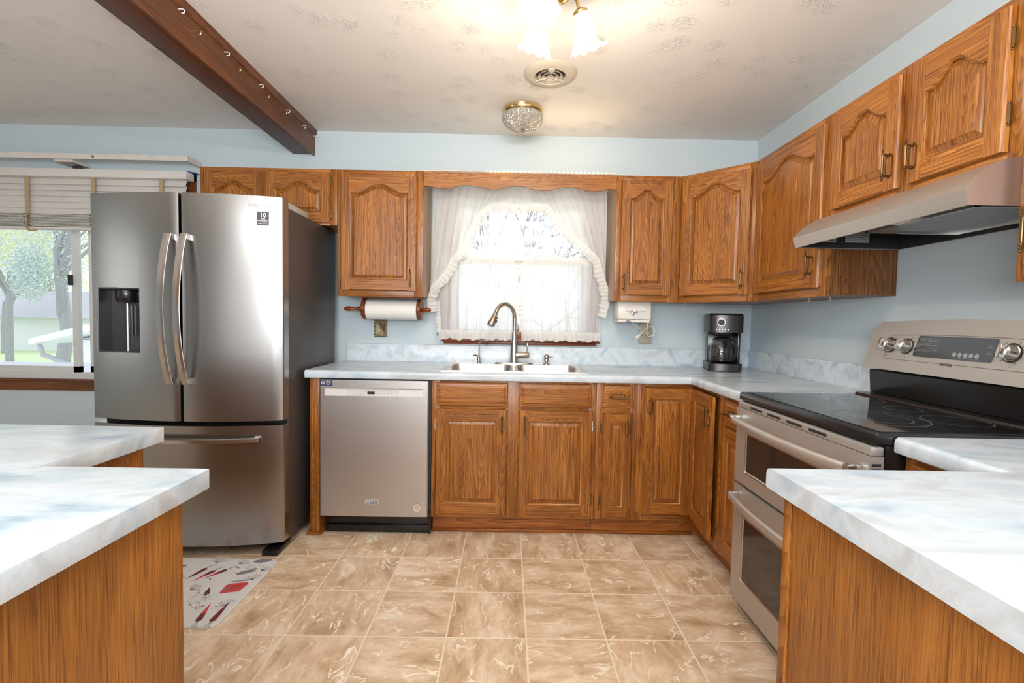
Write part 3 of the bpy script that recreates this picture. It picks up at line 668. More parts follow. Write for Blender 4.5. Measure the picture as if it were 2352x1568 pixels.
# end panel by the dishwasher
t = thing('end_panel', 'slim oak end panel standing between refrigerator and dishwasher', 'panel', (-0.65, -0.61, 0))
part('board', MB().box(-0.674, -0.622, -0.61, -0.005, 0.016, ZF), OV, t, bevel=0.001)
part('foot_block', MB().box(-0.690, -0.608, -0.622, -0.45, 0, 0.016), OT, t, bevel=0.002)
# right peninsula body
t = thing('peninsula_cabinet', 'oak-sided peninsula base in the right foreground', 'cabinet', (1.0, -2.3, 0))
part('side_panel', MB().box(0.988, 1.0, -2.9, -2.325, 0.0, ZF), OP, t)
part('corner_trim', MB().box(0.982, 1.004, -2.324, -2.300, 0.0, ZF), OV, t, bevel=0.003)
part('body', MB().box(1.0005, W-0.001, -2.9, -2.325, 0.0, ZF), OP, t)
# left counter body
t = thing('peninsula_cabinet', 'oak-sided stepped counter base in the left foreground', 'cabinet', (-0.20, -2.37, 0))
part('side_panel', MB().box(-0.20, -0.188, -3.05, -2.365, 0.0, ZF), OP, t)
part('side_panel', MB().box(-0.527, -0.515, -2.364, -2.03, 0.0, ZF), OP, t)
part('body', MB().prism([(-0.2005, -2.366), (-0.2005, -3.05), (-1.7, -3.05), (-1.7, -2.031), (-0.5275, -2.031), (-0.5275, -2.366)], 'z', 0, ZF), OP, t)

# ---------------------------------------------------------------- countertops
def nose(y0, zt=CT, zb=None, dirn=-1, r=0.014):
    """profile points (u,z) of a postformed front edge at u=y0, body behind"""
    zb = zb or ZF+0.001
    q = [(y0-dirn*0.02, zb), (y0-dirn*0.004, zb), (y0, zb+0.005)]
    for k in range(6):
        a = k*pi/2/5; q.append((y0-dirn*(r-r*cos(a)), zt-r+r*sin(a)))
    return q
def slab(m_, poly, z0, z1):
    return m_.prism(poly, 'z', z0, z1)
# back + right L counter with sink cut-out
SX0, SX1, SY0, SY1 = 0.052, 0.860, -0.548, -0.075
t = thing('countertop', 'pale marbled L-shaped laminate countertop along the back wall with backsplash', 'countertop', (-0.69, -0.645, ZF))
m_ = MB(); fy = -0.645; fx = 1.425; zb = ZF+0.001
def flat(x0, x1, y0, y1): m_.box(x0, x1, y0, y1, zb, CT)
flat(-0.690, SX0, fy+0.014, -0.001); flat(SX1, W-0.001, -0.645+0.014, -0.001); flat(SX0, SX1, fy+0.014, SY0); flat(SX0, SX1, SY1, -0.001)
m_.box(fx+0.014, W-0.001, -1.2265, fy+0.014, zb, CT)
# rounded noses following the front edge, mitred at the inner corner
pr = nose(0)    # u measured outwards
def nose_run(path):
    """path: list of (point at offset u) functions"""
    L = []
    for P in path: L.append([P(u, z) for u, z in [(-0.014, zb), (-0.003, zb), (0, zb+0.005)] + [(-(0.014-0.014*cos(k*pi/10)), CT-0.014+0.014*sin(k*pi/10)) for k in range(6)]])
    m_.loops(L)
nose_run([lambda u, z: (-0.690, fy-u, z), lambda u, z: (fx-u, fy-u, z), lambda u, z: (fx-u, -1.2265, z)])
part('worktop', m_, LAM, t, smooth=35)
m_ = MB(); bz = 1.046
m_.prism([(-0.001, CT+0.0005), (-0.019, CT+0.0005), (-0.019, bz-0.008), (-0.016, bz-0.002), (-0.010, bz), (-0.001, bz)], 'x', -0.669, W-0.001)
m_.prism([(W-0.001, CT+0.0005), (W-0.019, CT+0.0005), (W-0.019, bz-0.008), (W-0.016, bz-0.002), (W-0.010, bz), (W-0.001, bz)], 'y', -1.213, -0.0195)
part('backsplash', m_, LAMB, t, smooth=35)
# right-hand counter: run beside range + peninsula
t = thing('countertop', 'pale marbled laminate peninsula top in the right foreground', 'countertop', (0.955, -2.29, ZF))
m_ = MB(); fx2 = 1.455; py = -2.275
m_.box(fx2+0.014, W-0.001, py-0.014, -1.992, zb, CT)
m_.box(0.958, W-0.001, -2.93, py-0.014, zb, CT)
nose_run([lambda u, z: (0.958, py+u, z), lambda u, z: (fx2-u, py+u, z), lambda u, z: (fx2-u, -1.992, z)])
part('worktop', m_, LAM, t, smooth=35)
# left-hand counter
t = thing('countertop', 'pale marbled laminate stepped counter top in the left foreground', 'countertop', (-0.155, -2.333, ZF))
m_ = MB(); m_.prism([(-0.155, -2.335), (-0.482, -2.335), (-0.482, -2.0), (-1.75, -2.0), (-1.75, -3.08), (-0.155, -3.08)], 'z', ZF+0.001, 0.925)
part('worktop', m_, LAM, t, bevel=0.0012)

# ---------------------------------------------------------------- refrigerator
t = thing('refrigerator', 'stainless french door refrigerator left of the dishwasher', 'refrigerator', (-1.19, -0.5, 0))
FX0, FX1, FC = -1.672, -0.716, -1.187
def fy_(x):
    u = (x-(FX0+FX1)/2)/((FX1-FX0)/2); return -0.835-0.065*(1-u*u)
def door_slab(x0, x1, z0, z1, hole=None, yb=-0.775):
    """door with gently bowed front"""
    m_ = MB(); N = 18
    def col(x, e):    # front y with rounded vertical edge
        return fy_(x)+e
    if not hole:
        xs = [x0+(x1-x0)*i/N for i in range(N+1)]
        poly = [(x0, yb)] + [(x0, fy_(x0)+0.012), (x0+0.004, fy_(x0)+0.004)] + [(x, fy_(x)) for x in xs[1:-1]] + [(x1-0.004, fy_(x1)+0.004), (x1, fy_(x1)+0.012), (x1, yb)]
        m_.prism(poly, 'z', z0, z1)
    else:
        hx0, hx1, hz0, hz1 = hole
        for a, b, c, d in ((x0, hx0, z0, z1), (hx1, x1, z0, z1), (hx0, hx1, z0, hz0), (hx0, hx1, hz1, z1)):
            xs = [a+(b-a)*i/8 for i in range(9)]; y = [fy_(x) for x in xs]
            if a == x0: y[0] += 0.010
            if b == x1: y[-1] += 0.006
            m_.prism([(a, yb)]+list(zip(xs, y))+[(b, yb)], 'z', c, d)
    return m_
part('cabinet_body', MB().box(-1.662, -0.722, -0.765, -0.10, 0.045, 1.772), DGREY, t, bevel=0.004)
part('gasket', MB().box(-1.655, -0.728, -0.776, -0.764, 0.06, 1.765), BLACKM, t)
hole = (-1.612, -1.392, 1.026, 1.345)
dl = part('door', door_slab(FX0, FC-0.006, 0.692, 1.808, hole), STEEL, t, smooth=25, label='left refrigerator door with water dispenser')
dr = part('door', door_slab(FC+0.006, FX1, 0.692, 1.808), STEEL, t, smooth=25, label='right refrigerator door')
fz = part('freezer_drawer', door_slab(FX0, FX1, 0.062, 0.668), STEEL, t, smooth=25)
# dispenser
hx0, hx1, hz0, hz1 = hole; yf = fy_(-1.5)
m_ = MB(); m_.box(hx0, hx1, yf+0.085, yf+0.09, hz0, hz1); m_.box(hx0-0.001, hx0+0.004, yf+0.006, yf+0.09, hz0, hz1); m_.box(hx1-0.004, hx1, yf, yf+0.09, hz0, hz1)
m_.box(hx0, hx1, yf+0.004, yf+0.09, hz0, hz0+0.006); m_.box(hx0, hx1, yf+0.004, yf+0.09, hz1-0.006, hz1)
DISP = simple('dispenser_recess_grey', (0.10, 0.095, 0.10), 0.25, 0.6)
ds = part('dispenser_recess', m_, DISP, dl)
m_ = MB(); m_.X = T_(-1.505, yf+0.055, 1.275); m_.lathe([(0.040, 0), (0.048, 0.016), (0.048, 0.055), (0.046, 0.062)], 24)
part('dispenser_head', m_, BLACK, dl, smooth=40)
m_ = MB(); m_.X = T_(-1.462, yf+0.075, 0); m_.loops([[(0.05*sin(a), -0.035*cos(a)+0.02, z) for a in [(-1.1+2.2*k/8) for k in range(9)]]+[(0.045, 0.035, z), (-0.045, 0.035, z)] for z in (1.110, 1.258)])
part('dispenser_paddle', m_, GLASSO, dl, smooth=40)
m_ = MB(); m_.X = T_(-1.525, yf+0.080, 0); m_.lathe([(0.008, 1.032), (0.008, 1.27)], 10); part('ice_chute_strip', m_, HANDLE, dl, smooth=40)
m_ = MB()
for x0, x1, z0, z1 in ((hx0-0.003, hx1+0.003, hz0-0.003, hz0), (hx0-0.003, hx1+0.003, hz1, hz1+0.003), (hx0-0.003, hx0, hz0, hz1), (hx1, hx1+0.003, hz0, hz1)):
    m_.box(x0, x1, yf-0.002 if x0 > -1.5 else yf+0.002, yf+0.02, z0, z1)
part('dispenser_bezel', m_, HANDLE, dl)
def bar_handle(x, parent):
    m_ = MB(); N = 20; L = []
    y0 = fy_(x)
    for i in range(N+1):
        u = i/N; z = 0.880+0.726*u; bow = 0.028+0.062*sin(pi*u)**0.8
        L.append([(x-0.015, y0-bow, z), (x-0.010, y0-bow-0.010, z), (x+0.010, y0-bow-0.010, z), (x+0.015, y0-bow, z), (x+0.013, y0-bow+0.008, z), (x-0.013, y0-bow+0.008, z)])
    m_.loops(L)
    for z in (0.880, 1.580): m_.box(x-0.013, x+0.013, y0-0.036, y0+0.002, z, z+0.026)
    return part('handle', m_, HANDLE, parent, smooth=30)
bar_handle(FC-0.036, dl); bar_handle(FC+0.040, dr)
m_ = MB(); L = []
for i in range(21):
    u = i/20; x = -1.55+0.735*u; y0 = fy_(x)-0.016-0.030*sin(pi*u)**0.8; z = 0.600+0.004*sin(pi*u)
    L.append([(x, y0, z-0.012), (x, y0-0.012, z-0.009), (x, y0-0.012, z+0.009), (x, y0, z+0.012)])
m_.loops(L)
for x in (-1.548, -0.845): m_.box(x, x+0.03, fy_(x)-0.02, fy_(x)+0.002, 0.589, 0.611)
part('handle', m_, HANDLE, fz, smooth=30)
part('hinge_cover', MB().prism([(-0.765, 1.773), (-0.765, 1.800), (-0.757, 1.808), (-0.735, 1.808), (-0.728, 1.800), (-0.728, 1.773)], 'y', -0.762, -0.50), LGREY, t, bevel=0.002)
part('hinge_cover', MB().box(-1.655, -1.60, -0.762, -0.60, 1.773, 1.806), LGREY, t, bevel=0.002)
part('foot', MB().box(-0.815, -0.735, -0.865, -0.70, 0.0, 0.030), BLACK, t, bevel=0.006)
part('foot', MB().box(-1.65, -1.57, -0.865, -0.70, 0.0, 0.030), BLACK, t, bevel=0.006)
part('toe_grille', MB().box(-1.60, -0.78, -0.765, -0.74, 0.012, 0.058), BLACK, t)
part('brand_lettering', text_mb('SAMSUNG', 0.019, T_(-0.818, fy_(-0.818)-0.0014, 1.762, rz=0.214), bold=0.0004, sx=1.25), LPANEL, dr)
st = part('warranty_sticker', MB().box(-0.0265, 0.0265, -0.001, 0.0, -0.033, 0.033), simple('dark_grey_sticker', (0.05, 0.045, 0.05), 0.4), dr, world=False)
st.location = Vector((-0.803, fy_(-0.803)-0.0008, 1.698))-Vector(t.location); st.rotation_euler = (0, 0, 0.219)
WM[st.name] = T_(-0.803, fy_(-0.803)-0.0008, 1.698, rz=0.219)
m_ = text_mb('10', 0.030, T_(0, -0.0012, 0.016), bold=0.0006)
for s_, sz, z in (('YEAR', 0.009, -0.0005), ('WARRANTY', 0.0093, -0.010), ('DIGITAL INVERTER', 0.0052, -0.0245)):
    q = text_mb(s_, sz, T_(0, -0.0012, z), bold=0.00015); m_.merge(q)
m_.X = Matrix.Identity(4); m_.box(-0.021, 0.021, -0.0013, -0.001, -0.0180, -0.0174)
part('sticker_lettering', m_, STK, st, world=False)

# ---------------------------------------------------------------- dishwasher
t = thing('dishwasher', 'stainless dishwasher between the oak end panel and the sink cabinet', 'dishwasher', (-0.315, -0.6, 0))
DX0, DX1 = -0.612, -0.014
part('tub', MB().box(-0.616, -0.003, -0.600, -0.03, 0.115, 0.880), BLACKM, t)
m_ = MB(); px0, px1, pz0, pz1 = -0.580, -0.045, 0.790, 0.835
def dwf(x): return -0.640-0.004*sin(pi*(x-DX0)/(DX1-DX0))
for a, b, c, d in ((DX0, px0, 0.122, 0.878), (px1, DX1, 0.122, 0.878), (px0, px1, 0.122, pz0), (px0, px1, pz1, 0.878)):
    xs = [a+(b-a)*i/6 for i in range(7)]; ys = [dwf(x) for x in xs]
    if a == DX0: ys[0] += 0.010; xs[1] = a+0.008
    if b == DX1: ys[-1] += 0.004
    m_.prism([(a, -0.602)]+list(zip(xs, ys))+[(b, -0.602)], 'z', c, d)
dd = part('door', m_, STEELD, t, smooth=30)
m_ = MB(); m_.box(px0, px1, -0.628, -0.603, pz0, pz1)
for a, b in ((px0, -0.462), (-0.178, px1)): m_.prism([(-0.603, pz0), (-0.6435, pz0), (-0.6405, pz1-0.010), (-0.628, pz1-0.001), (-0.603, pz1-0.001)], 'x', a, b)
part('pocket_handle', m_, LPANEL, dd, label='pale grey pocket handle strip')
part('display', MB().box(-0.352, -0.312, -0.6290, -0.6275, 0.799, 0.814), INK, dd)
m_ = MB()
for i, x in enumerate((-0.42, -0.40, -0.385, -0.37, -0.295, -0.277, -0.258, -0.238, -0.22)):
    m_.box(x-0.003, x+0.003, -0.6285, -0.6275, 0.803, 0.805); m_.box(x-0.005, x+0.004, -0.6285, -0.6275, 0.797, 0.7982)
part('button_print', m_, GREYP, dd)
part('kick_plate', MB().box(-0.600, -0.010, -0.560, -0.545, 0.004, 0.119).box(-0.600, -0.010, -0.575, -0.560, 0.004, 0.045).box(-0.012, -0.002, -0.604, -0.56, 0.01, 0.15), BLACK, t, bevel=0.002)
bd = part('brand_badge', MB().box(-0.356, -0.284, dwf(-0.32)-0.0022, dwf(-0.32)+0.001, 0.193, 0.215), LPANEL, dd)
part('badge_field', MB().box(-0.353, -0.287, dwf(-0.32)-0.0028, dwf(-0.32), 0.196, 0.212), NAVY, dd)
part('badge_lettering', text_mb('MAYTAG', 0.0165, T_(-0.32, dwf(-0.32)-0.0032, 0.204), bold=0.0003, sx=0.92), STK, dd)
part('warranty_sticker', MB().box(-0.604, -0.540, -0.6475, -0.640, 0.846, 0.873), NAVY, dd)
m_ = text_mb('10', 0.023, T_(-0.589, -0.6480, 0.8595), bold=0.0007); q = text_mb('YEAR', 0.0115, T_(-0.559, -0.6480, 0.866), bold=0.0003); m_.merge(q)
for k, s_ in enumerate(('LIMITED PARTS', 'WARRANTY')):
    q = text_mb(s_, 0.0042, T_(-0.559, -0.6480, 0.857-k*0.005)); m_.merge(q)
part('sticker_lettering', m_, STK, dd)
m_ = MB(); m_.X = T_(-0.072, dwf(-0.07)-0.0005, 0.173) @ Matrix.Rotation(pi/2, 4, 'X'); m_.lathe([(0.0245, 0), (0.0245, 0.0008)], 32)
part('round_sticker', m_, simple('sticker_rim_red', (0.45, 0.15, 0.12), 0.5), dd)
m_ = MB(); m_.X = T_(-0.072, dwf(-0.07)-0.0012, 0.173) @ Matrix.Rotation(pi/2, 4, 'X'); m_.lathe([(0.0228, 0), (0.0228, 0.0006)], 32)
part('round_sticker_face', m_, PINKS, dd)
m_ = MB()
for k, s_ in enumerate(('REGISTER', 'DISHWASHER', 'ONLINE', '800-688-2002')):
    q = text_mb(s_, 0.0058, T_(-0.072, dwf(-0.07)-0.0022, 0.185-k*0.008)); m_.merge(q)
part('round_sticker_lettering', m_, GREYP, dd)

# ---------------------------------------------------------------- range
t = thing('range', 'stainless double oven range with black glass cooktop', 'range', (1.7, -1.608, 0))
RY0, RY1 = -1.986, -1.230; RX = 1.408
part('oven_body', MB().box(1.44, 2.035, RY0+0.002, RY1-0.002, 0.012, 0.903), BLACK, t)
m_ = MB(); m_.prism([(RX, 0.905), (RX, 0.928), (RX+0.006, 0.935), (1.985, 0.935), (1.985, 0.905)], 'y', RY0, RY1); part('cooktop_frame', m_, BLACK, t, bevel=0.002)
ck = part('cooktop_glass', MB().box(RX+0.028, 1.90, RY0+0.022, RY1-0.022, 0.9352, 0.9372), GLASSK, t)
part('rear_ledge', MB().prism([(1.90, 0.935), (1.905, 0.944), (1.93, 0.946), (1.985, 0.946), (1.985, 0.935)], 'y', RY0, RY1), BLACK, t, smooth=30)
def ring(m_, cx, cy, r, wd=0.0015):
    n = 48; A = [(cx+(r-wd)*cos(2*pi*i/n), cy+(r-wd)*sin(2*pi*i/n), 0.9375) for i in range(n)]; B = [(cx+(r+wd)*cos(2*pi*i/n), cy+(r+wd)*sin(2*pi*i/n), 0.9375) for i in range(n)]
    m_.loops([A, B], cap0=False, cap1=False)
m_ = MB()
for cx, cy, r in ((1.545, -1.415, 0.095), (1.80, -1.40, 0.075), (1.80, -1.60, 0.055), (1.585, -1.77, 0.125), (1.585, -1.77, 0.085), (1.80, -1.80, 0.085)): ring(m_, cx, cy, r)
part('burner_rings', m_, BURN, ck)
# doors
def oven_door(z0, z1, wz0, wz1, name):
    m_ = MB(); y0, y1 = RY0+0.004, RY1-0.004; wy0, wy1 = y0+0.085, y1-0.085
    f = 1.398
    for a, b, c, d in ((y0, wy0, z0, z1), (wy1, y1, z0, z1), (wy0, wy1, z0, wz0), (wy0, wy1, wz1, z1)): m_.box(f, 1.438, a, b, c, d)
    d_ = part(name, m_, STEELR, t)
    m_ = MB(); r = [(wy0, wz0), (wy1, wz0), (wy1, wz1), (wy0, wz1)]
    m_.loops([[(x, p[0], p[1]) for p in offset(r, q)] for q, x in ((-0.005, f-0.0008), (-0.001, f-0.002), (0.0, f+0.001), (0.004, f+0.004))], cap0=False, cap1=False)
    part('window_frame', m_, HANDLE, d_, smooth=30)
    part('window_glass', MB().box(f+0.003, f+0.008, wy0-0.001, wy1+0.001, wz0-0.001, wz1+0.001), GLASSO, d_)
    # bowed handle across the top
    m_ = MB(); L = []; N = 24; yc0, yc1 = y0+0.03, y1-0.03; zc = z1-0.045
    for i in range(N+1):
        u = i/N; y = yc0+(yc1-yc0)*u; bow = 0.030+0.030*sin(pi*u)**0.7; cx = f-bow
        L.append([(cx+0.011*cos(a), y, zc+0.015*sin(a)) for a in [2*pi*k/12 for k in range(12)]])
    m_.loops(L)
    part('handle', m_, HANDLE if False else STEELR, d_, smooth=40, bevel=0)
    for yy in (yc0-0.010, yc1-0.014): part('handle_end_cap', MB().box(f-0.044, f+0.001, yy, yy+0.024, zc-0.017, zc+0.017), HANDLE, d_, bevel=0.006)
    return d_
du = oven_door(0.560, 0.872, 0.618, 0.775, 'upper_oven_door')
dw = oven_door(0.060, 0.548, 0.165, 0.425, 'lower_oven_door')
m_ = MB(); m_.box(1.402, 1.436, RY0+0.004, RY1-0.004, 0.874, 0.898); pv = part('vent_trim', m_, STEELR, t, bevel=0.002)
m_ = MB()
for k in range(4):
    yy = -1.34-k*0.125; m_.box(1.4005, 1.4025, yy-0.085, yy, 0.881, 0.890)
part('vent_slots', m_, BLACKM, pv)
m_ = MB()
for k in range(6): m_.box(1.405, 1.430, RY0+0.0030, RY0+0.0045, 0.845-k*0.014, 0.852-k*0.014)
part('side_slots', m_, BLACKM, du)
part('badge', MB().box(1.3965, 1.3985, RY1-0.44, RY1-0.40, 0.075, 0.10), HANDLE, dw)
# backguard
m_ = MB(); m_.box(1.985, 2.045, RY0+0.004, RY1-0.004, 0.936, 1.060); part('backguard_base', m_, BLACK, t)
part('backguard_panel', MB().prism([(1.958, 0.947), (1.950, 1.040), (1.956, 1.046), (1.986, 1.046), (1.986, 0.947)], 'y', RY0+0.004, RY1-0.010), BLACK, t, bevel=0.002)
sil = [(RY0-0.004, 1.068), (RY0+0.012, 1.205), (RY0+0.035, 1.227), (-1.608, 1.238), (RY1-0.035, 1.227), (RY1-0.008, 1.202), (RY1+0.006, 1.068)]
m_ = MB(); xs = lambda z, o: 1.946+(z-1.06)*0.22+o
L = [[(2.045, y, z) for y, z in sil]]
q = sil[::-1]
for d, o in ((0, 0.02), (0.004, 0.008), (0.018, 0.0)):
    P = offset(sil if True else q, d if True else -d); L.append([(xs(z, o), y, z) for y, z in P])
m_.loops(L)
cp = part('control_panel', m_, STEELR, t, smooth=50)
# helper placing things on the sloping panel: local x = along -y, local z = up, -y = out of the panel
def PX(y, z, out=0.0):
    tilt = math.atan(0.22)
    return T_(xs(z, 0)-out, y, z) @ Matrix.Rotation(-pi/2, 4, 'Z') @ Matrix.Rotation(-tilt, 4, 'X')
fr = [(-0.30, -0.052), (0.30, -0.052), (0.30, 0.046), (0.15, 0.052), (0, 0.054), (-0.15, 0.052), (-0.285, 0.046)]
m_ = MB(); m_.X = PX(-1.608, 1.145); m_.loops([[(p[0], y, p[1]) for p in offset(fr, d)] for d, y in ((0, 0.001), (0, -0.0008), (0.0016, -0.0008), (0.0016, 0.001))], close=True)
part('panel_groove', m_, simple('panel_groove_shadowline', (0.12, 0.1, 0.09), 0.5), cp)
dpl = [(-0.150, -0.040), (0.136, -0.040), (0.142, -0.034), (0.150, 0.034), (0.144, 0.040), (-0.142, 0.040), (-0.148, 0.034), (-0.156, -0.034)]
m_ = MB(); m_.X = PX(-1.600, 1.153, 0.0012); m_.loops([[(p[0], y, p[1]) for p in dpl] for y in (0.001, -0.001)])
dsp = part('display_panel', m_, GLASSO, cp)
m_ = MB(); X_ = PX(-1.600, 1.153, 0.0026)
for r_ in range(3):
    for c_ in range(3):
        x0, z0 = -0.140+c_*0.029, 0.020-r_*0.019; m_.X = X_
        for a, b, c, d in ((0, 0.025, 0, 0.0006), (0, 0.025, 0.011, 0.0116), (0, 0.0006, 0, 0.0116), (0.0244, 0.025, 0, 0.0116)): m_.box(x0+a, x0+b, 0, 0.0003, z0+c, z0+d)
        m_.box(x0+0.005, x0+0.020, 0, 0.0003, z0+0.004, z0+0.0055)
for c_ in range(5):
    m_.X = X_ @ T_(0.012+c_*0.020, 0, -0.022) @ Matrix.Rotation(pi/2, 4, 'X'); m_.lathe([(0.0075, 0), (0.0075, 0.0003)], 16)
m_.X = X_
for c_ in range(2): m_.box(0.118, 0.141, 0, 0.0003, 0.016-c_*0.02, 0.0166-c_*0.02); m_.box(0.118, 0.141, 0, 0.0003, 0.006-c_*0.02, 0.0066-c_*0.02); m_.box(0.122, 0.137, 0, 0.0003, 0.010-c_*0.02, 0.0115-c_*0.02)
for c_ in range(5): m_.box(0.005+c_*0.02, 0.018+c_*0.02, 0, 0.0003, -0.034, -0.0328)
part('button_print', m_, simple('display_print_grey', (0.34, 0.35, 0.36), 0.5), dsp)
part('brand_lettering', text_mb('MAYTAG', 0.0125, PX(-1.588, 1.093, 0.0005), bold=0.0003, sx=0.9), INK, cp)
kb = MB(); kb.X = Matrix.Rotation(pi/2, 4, 'X'); kb.lathe([(0.027, 0), (0.027, 0.003), (0.024, 0.004), (0.0225, 0.012), (0.0195, 0.026), (0.018, 0.027)], 28)
kb2 = MB(); kb2.prism([(-0.0065, -0.021), (0.0065, -0.021), (0.0085, 0.0), (0.0065, 0.021), (-0.0065, 0.021), (-0.0085, 0)], 'y', -0.043, -0.020)
kb3 = MB(); kb3.X = Matrix.Rotation(pi/2, 4, 'X'); kb3.lathe([(0.031, 0), (0.031, 0.0012)], 28)
for yy, sc_ in ((-1.325, 1), (-1.406, 1), (-1.795, 1.0), (-1.876, 1.0)):
    me = mesh('knob', kb, HANDLE, 35); o = link('knob', me, cp); Mx = WM[t.name].inverted() @ PX(yy, 1.150, 0.0015); o.matrix_local = Mx; WM[o.name] = PX(yy, 1.150, 0.0015)
    g = link('knob_grip', mesh('knob_grip', kb2, HANDLE, 30, bevel=0.001), o); g2 = link('knob_skirt', mesh('knob_skirt', kb3, BLACKM, 30), o)
m_ = MB()
for yy in (-1.325, -1.406, -1.795):
    for a in (0.6, 1.1, 2.2, 3.9, 5.2):
        m_.X = PX(yy, 1.150, 0.0008) @ T_(0.037*cos(a), 0, 0.037*sin(a)); m_.box(-0.003, 0.003, 0, 0.0003, -0.0008, 0.0008)
    m_.X = PX(yy, 1.150, 0.0008) @ T_(0.004, 0, -0.044); m_.box(-0.0015, 0.0015, 0, 0.0003, -0.0015, 0.0015)
part('dial_print', m_, INK, cp)

# ---------------------------------------------------------------- range hood
t = thing('range_hood', 'stainless under-cabinet range hood above the range', 'hood', (1.9, -1.6, 1.55))
HY0, HY1 = -1.981, -1.2215; hp = [(1.757, 1.678), (1.715, 1.670), (1.675, 1.650), (1.640, 1.622), (1.612, 1.590)]
m_ = MB(); inner = [(1.628, 1.548), (1.624, 1.586), (1.650, 1.612), (1.683, 1.638), (1.720, 1.657), (1.757, 1.664)]
prof = hp+[(1.6225, 1.548)]+inner
m_.prism(prof, 'y', HY0, HY1)
part('canopy', m_, STEELH, t, smooth=30)
m_ = MB()
side = [(W-0.002, 1.678)]+hp+[(1.6225, 1.548), (W-0.002, 1.548)]
m_.prism(side, 'y', HY0-0.0015, HY0); part('side_plate', m_, STEELH, t)
m_ = MB(); m_.prism(side, 'y', HY1, HY1+0.0010); part('side_plate', m_, STEELH, t)
m_ = MB(); m_.box(1.757, W-0.002, HY0+0.001, HY1-0.001, 1.665, 1.678); lp_ = [(W-0.003, 1.664), (1.757, 1.660), (1.722, 1.652), (1.685, 1.632), (1.652, 1.606), (1.632, 1.584), (1.632, 1.552), (W-0.003, 1.552)]; m_.prism(lp_, 'y', HY0+0.001, HY0+0.004); m_.prism(lp_, 'y', HY1-0.004, HY1-0.001)
m_.box(W-0.012, W-0.003, HY0+0.004, HY1-0.004, 1.550, 1.664); m_.box(1.63, 1.70, HY0+0.004, HY1-0.004, 1.600, 1.604)
m_.box(1.70, W-0.012, HY0+0.004, HY1-0.004, 1.640, 1.644)
part('underside_liner', m_, BLACKM, t)
m_ = MB(); m_.box(1.715, 2.030, -1.915, -1.520, 1.566, 1.572); fl = part('grease_filter', m_, FILTER, t)
m_ = MB()
for a, b, c, d in ((1.705, 2.04, -1.925, -1.915), (1.705, 2.04, -1.520, -1.510), (1.705, 1.715, -1.925, -1.51), (2.03, 2.04, -1.925, -1.51)): m_.box(a, b, c, d, 1.560, 1.576)
for k in range(3): m_.box(1.655+k*0.018, 1.667+k*0.018, -1.90, -1.51, 1.572+k*0.002, 1.580+k*0.002)
part('filter_frame', m_, HANDLE, t)
part('lamp_lens_tab', MB().prism([(-1.70, 1.565), (-1.66, 1.560), (-1.65, 1.575), (-1.71, 1.578)], 'x', 1.665, 1.71), IVORY, t)
for (x0, x1) in ((1.70, 1.79), (1.83, 1.93)):
    m_ = MB(); m_.box(x0, x1, HY1-0.0062, HY1-0.0045, 1.575, 1.632); lb = part('warning_label', m_, simple('label_grey', (0.4, 0.4, 0.4), 0.5), t)
    m_ = MB()
    for k in range(6):
        m_.box(x0+0.006, x1-0.006-0.006*(k % 3), HY1-0.0068, HY1-0.0061, 1.581+k*0.008, 1.5835+k*0.008)
    part('label_print', m_, INK, lb)

# ---------------------------------------------------------------- sink, faucets, dispenser
t = thing('sink', 'double bowl stainless drop-in sink set in the back countertop', 'sink', (0.456, -0.31, CT-0.15))
m_ = MB(); rx0, rx1, ry0, ry1 = 0.030, 0.882, -0.570, -0.052; z = CT+0.0005
def rrect(x0, x1, y0, y1, r, zz, n=5):
    o = []
    for cx, cy, a0 in ((x1-r, y1-r, 0), (x0+r, y1-r, pi/2), (x0+r, y0+r, pi), (x1-r, y0+r, 1.5*pi)):
        for k in range(n+1): a = a0+k*pi/2/n; o.append((cx+r*cos(a), cy+r*sin(a), zz))
    return o
def bowl(x0, x1, y0, y1):
    m_.loops([rrect(x0, x1, y0, y1, 0.05, CT+0.004), rrect(x0+0.004, x1-0.004, y0+0.004, y1-0.004, 0.05, CT-0.006), rrect(x0+0.012, x1-0.012, y0+0.012, y1-0.012, 0.05, CT-0.15), rrect(x0+0.04, x1-0.04, y0+0.04, y1-0.04, 0.05, CT-0.17)], cap0=False)
bowls = [(0.068, 0.436, -0.545, -0.150), (0.476, 0.844, -0.545, -0.150)]
for b_ in bowls: bowl(*b_)
# deck: strips around the bowls (corner fillets filled by polygons)
def strip(x0, x1, y0, y1): m_.box(x0, x1, y0, y1, CT+0.0003, CT+0.0042)
strip(rx0+0.01, rx1-0.01, -0.150, ry1); strip(rx0+0.01, rx1-0.01, ry0, -0.545); strip(rx0+0.01, 0.068, -0.545, -0.150); strip(0.844, rx1-0.01, -0.545, -0.150); strip(0.436, 0.476, -0.545, -0.150)
for x0, x1, y0, y1 in bowls:
    for cx, cy, sx, sy in ((x0, y0, 1, 1), (x1, y0, -1, 1), (x0, y1, 1, -1), (x1, y1, -1, -1)):
        arc = [(cx+sx*(0.05-0.05*cos(a)), cy+sy*(0.05-0.05*sin(a))) for a in [k*pi/2/5 for k in range(6)]]
        m_.prism([(cx, cy)]+arc[::1], 'z', CT+0.0003, CT+0.0042)
L = []
for d, zz in ((0, CT+0.0003), (0.003, CT+0.005), (0.010, CT+0.0045), (0.010, CT+0.0003)): L.append(rrect(rx0+d, rx1-d, ry0+d, ry1-d, 0.03, zz))
m_.loops(L, close=True)
part('basin', m_, STEELS, t, smooth=35)
m_ = MB()
for b_ in bowls: m_.X = T_((b_[0]+b_[1])/2, -0.345, CT-0.1695); m_.lathe([(0.045, 0), (0.045, 0.003), (0.02, 0.001)], 20)
part('drain', m_, NICKEL, t, smooth=30)
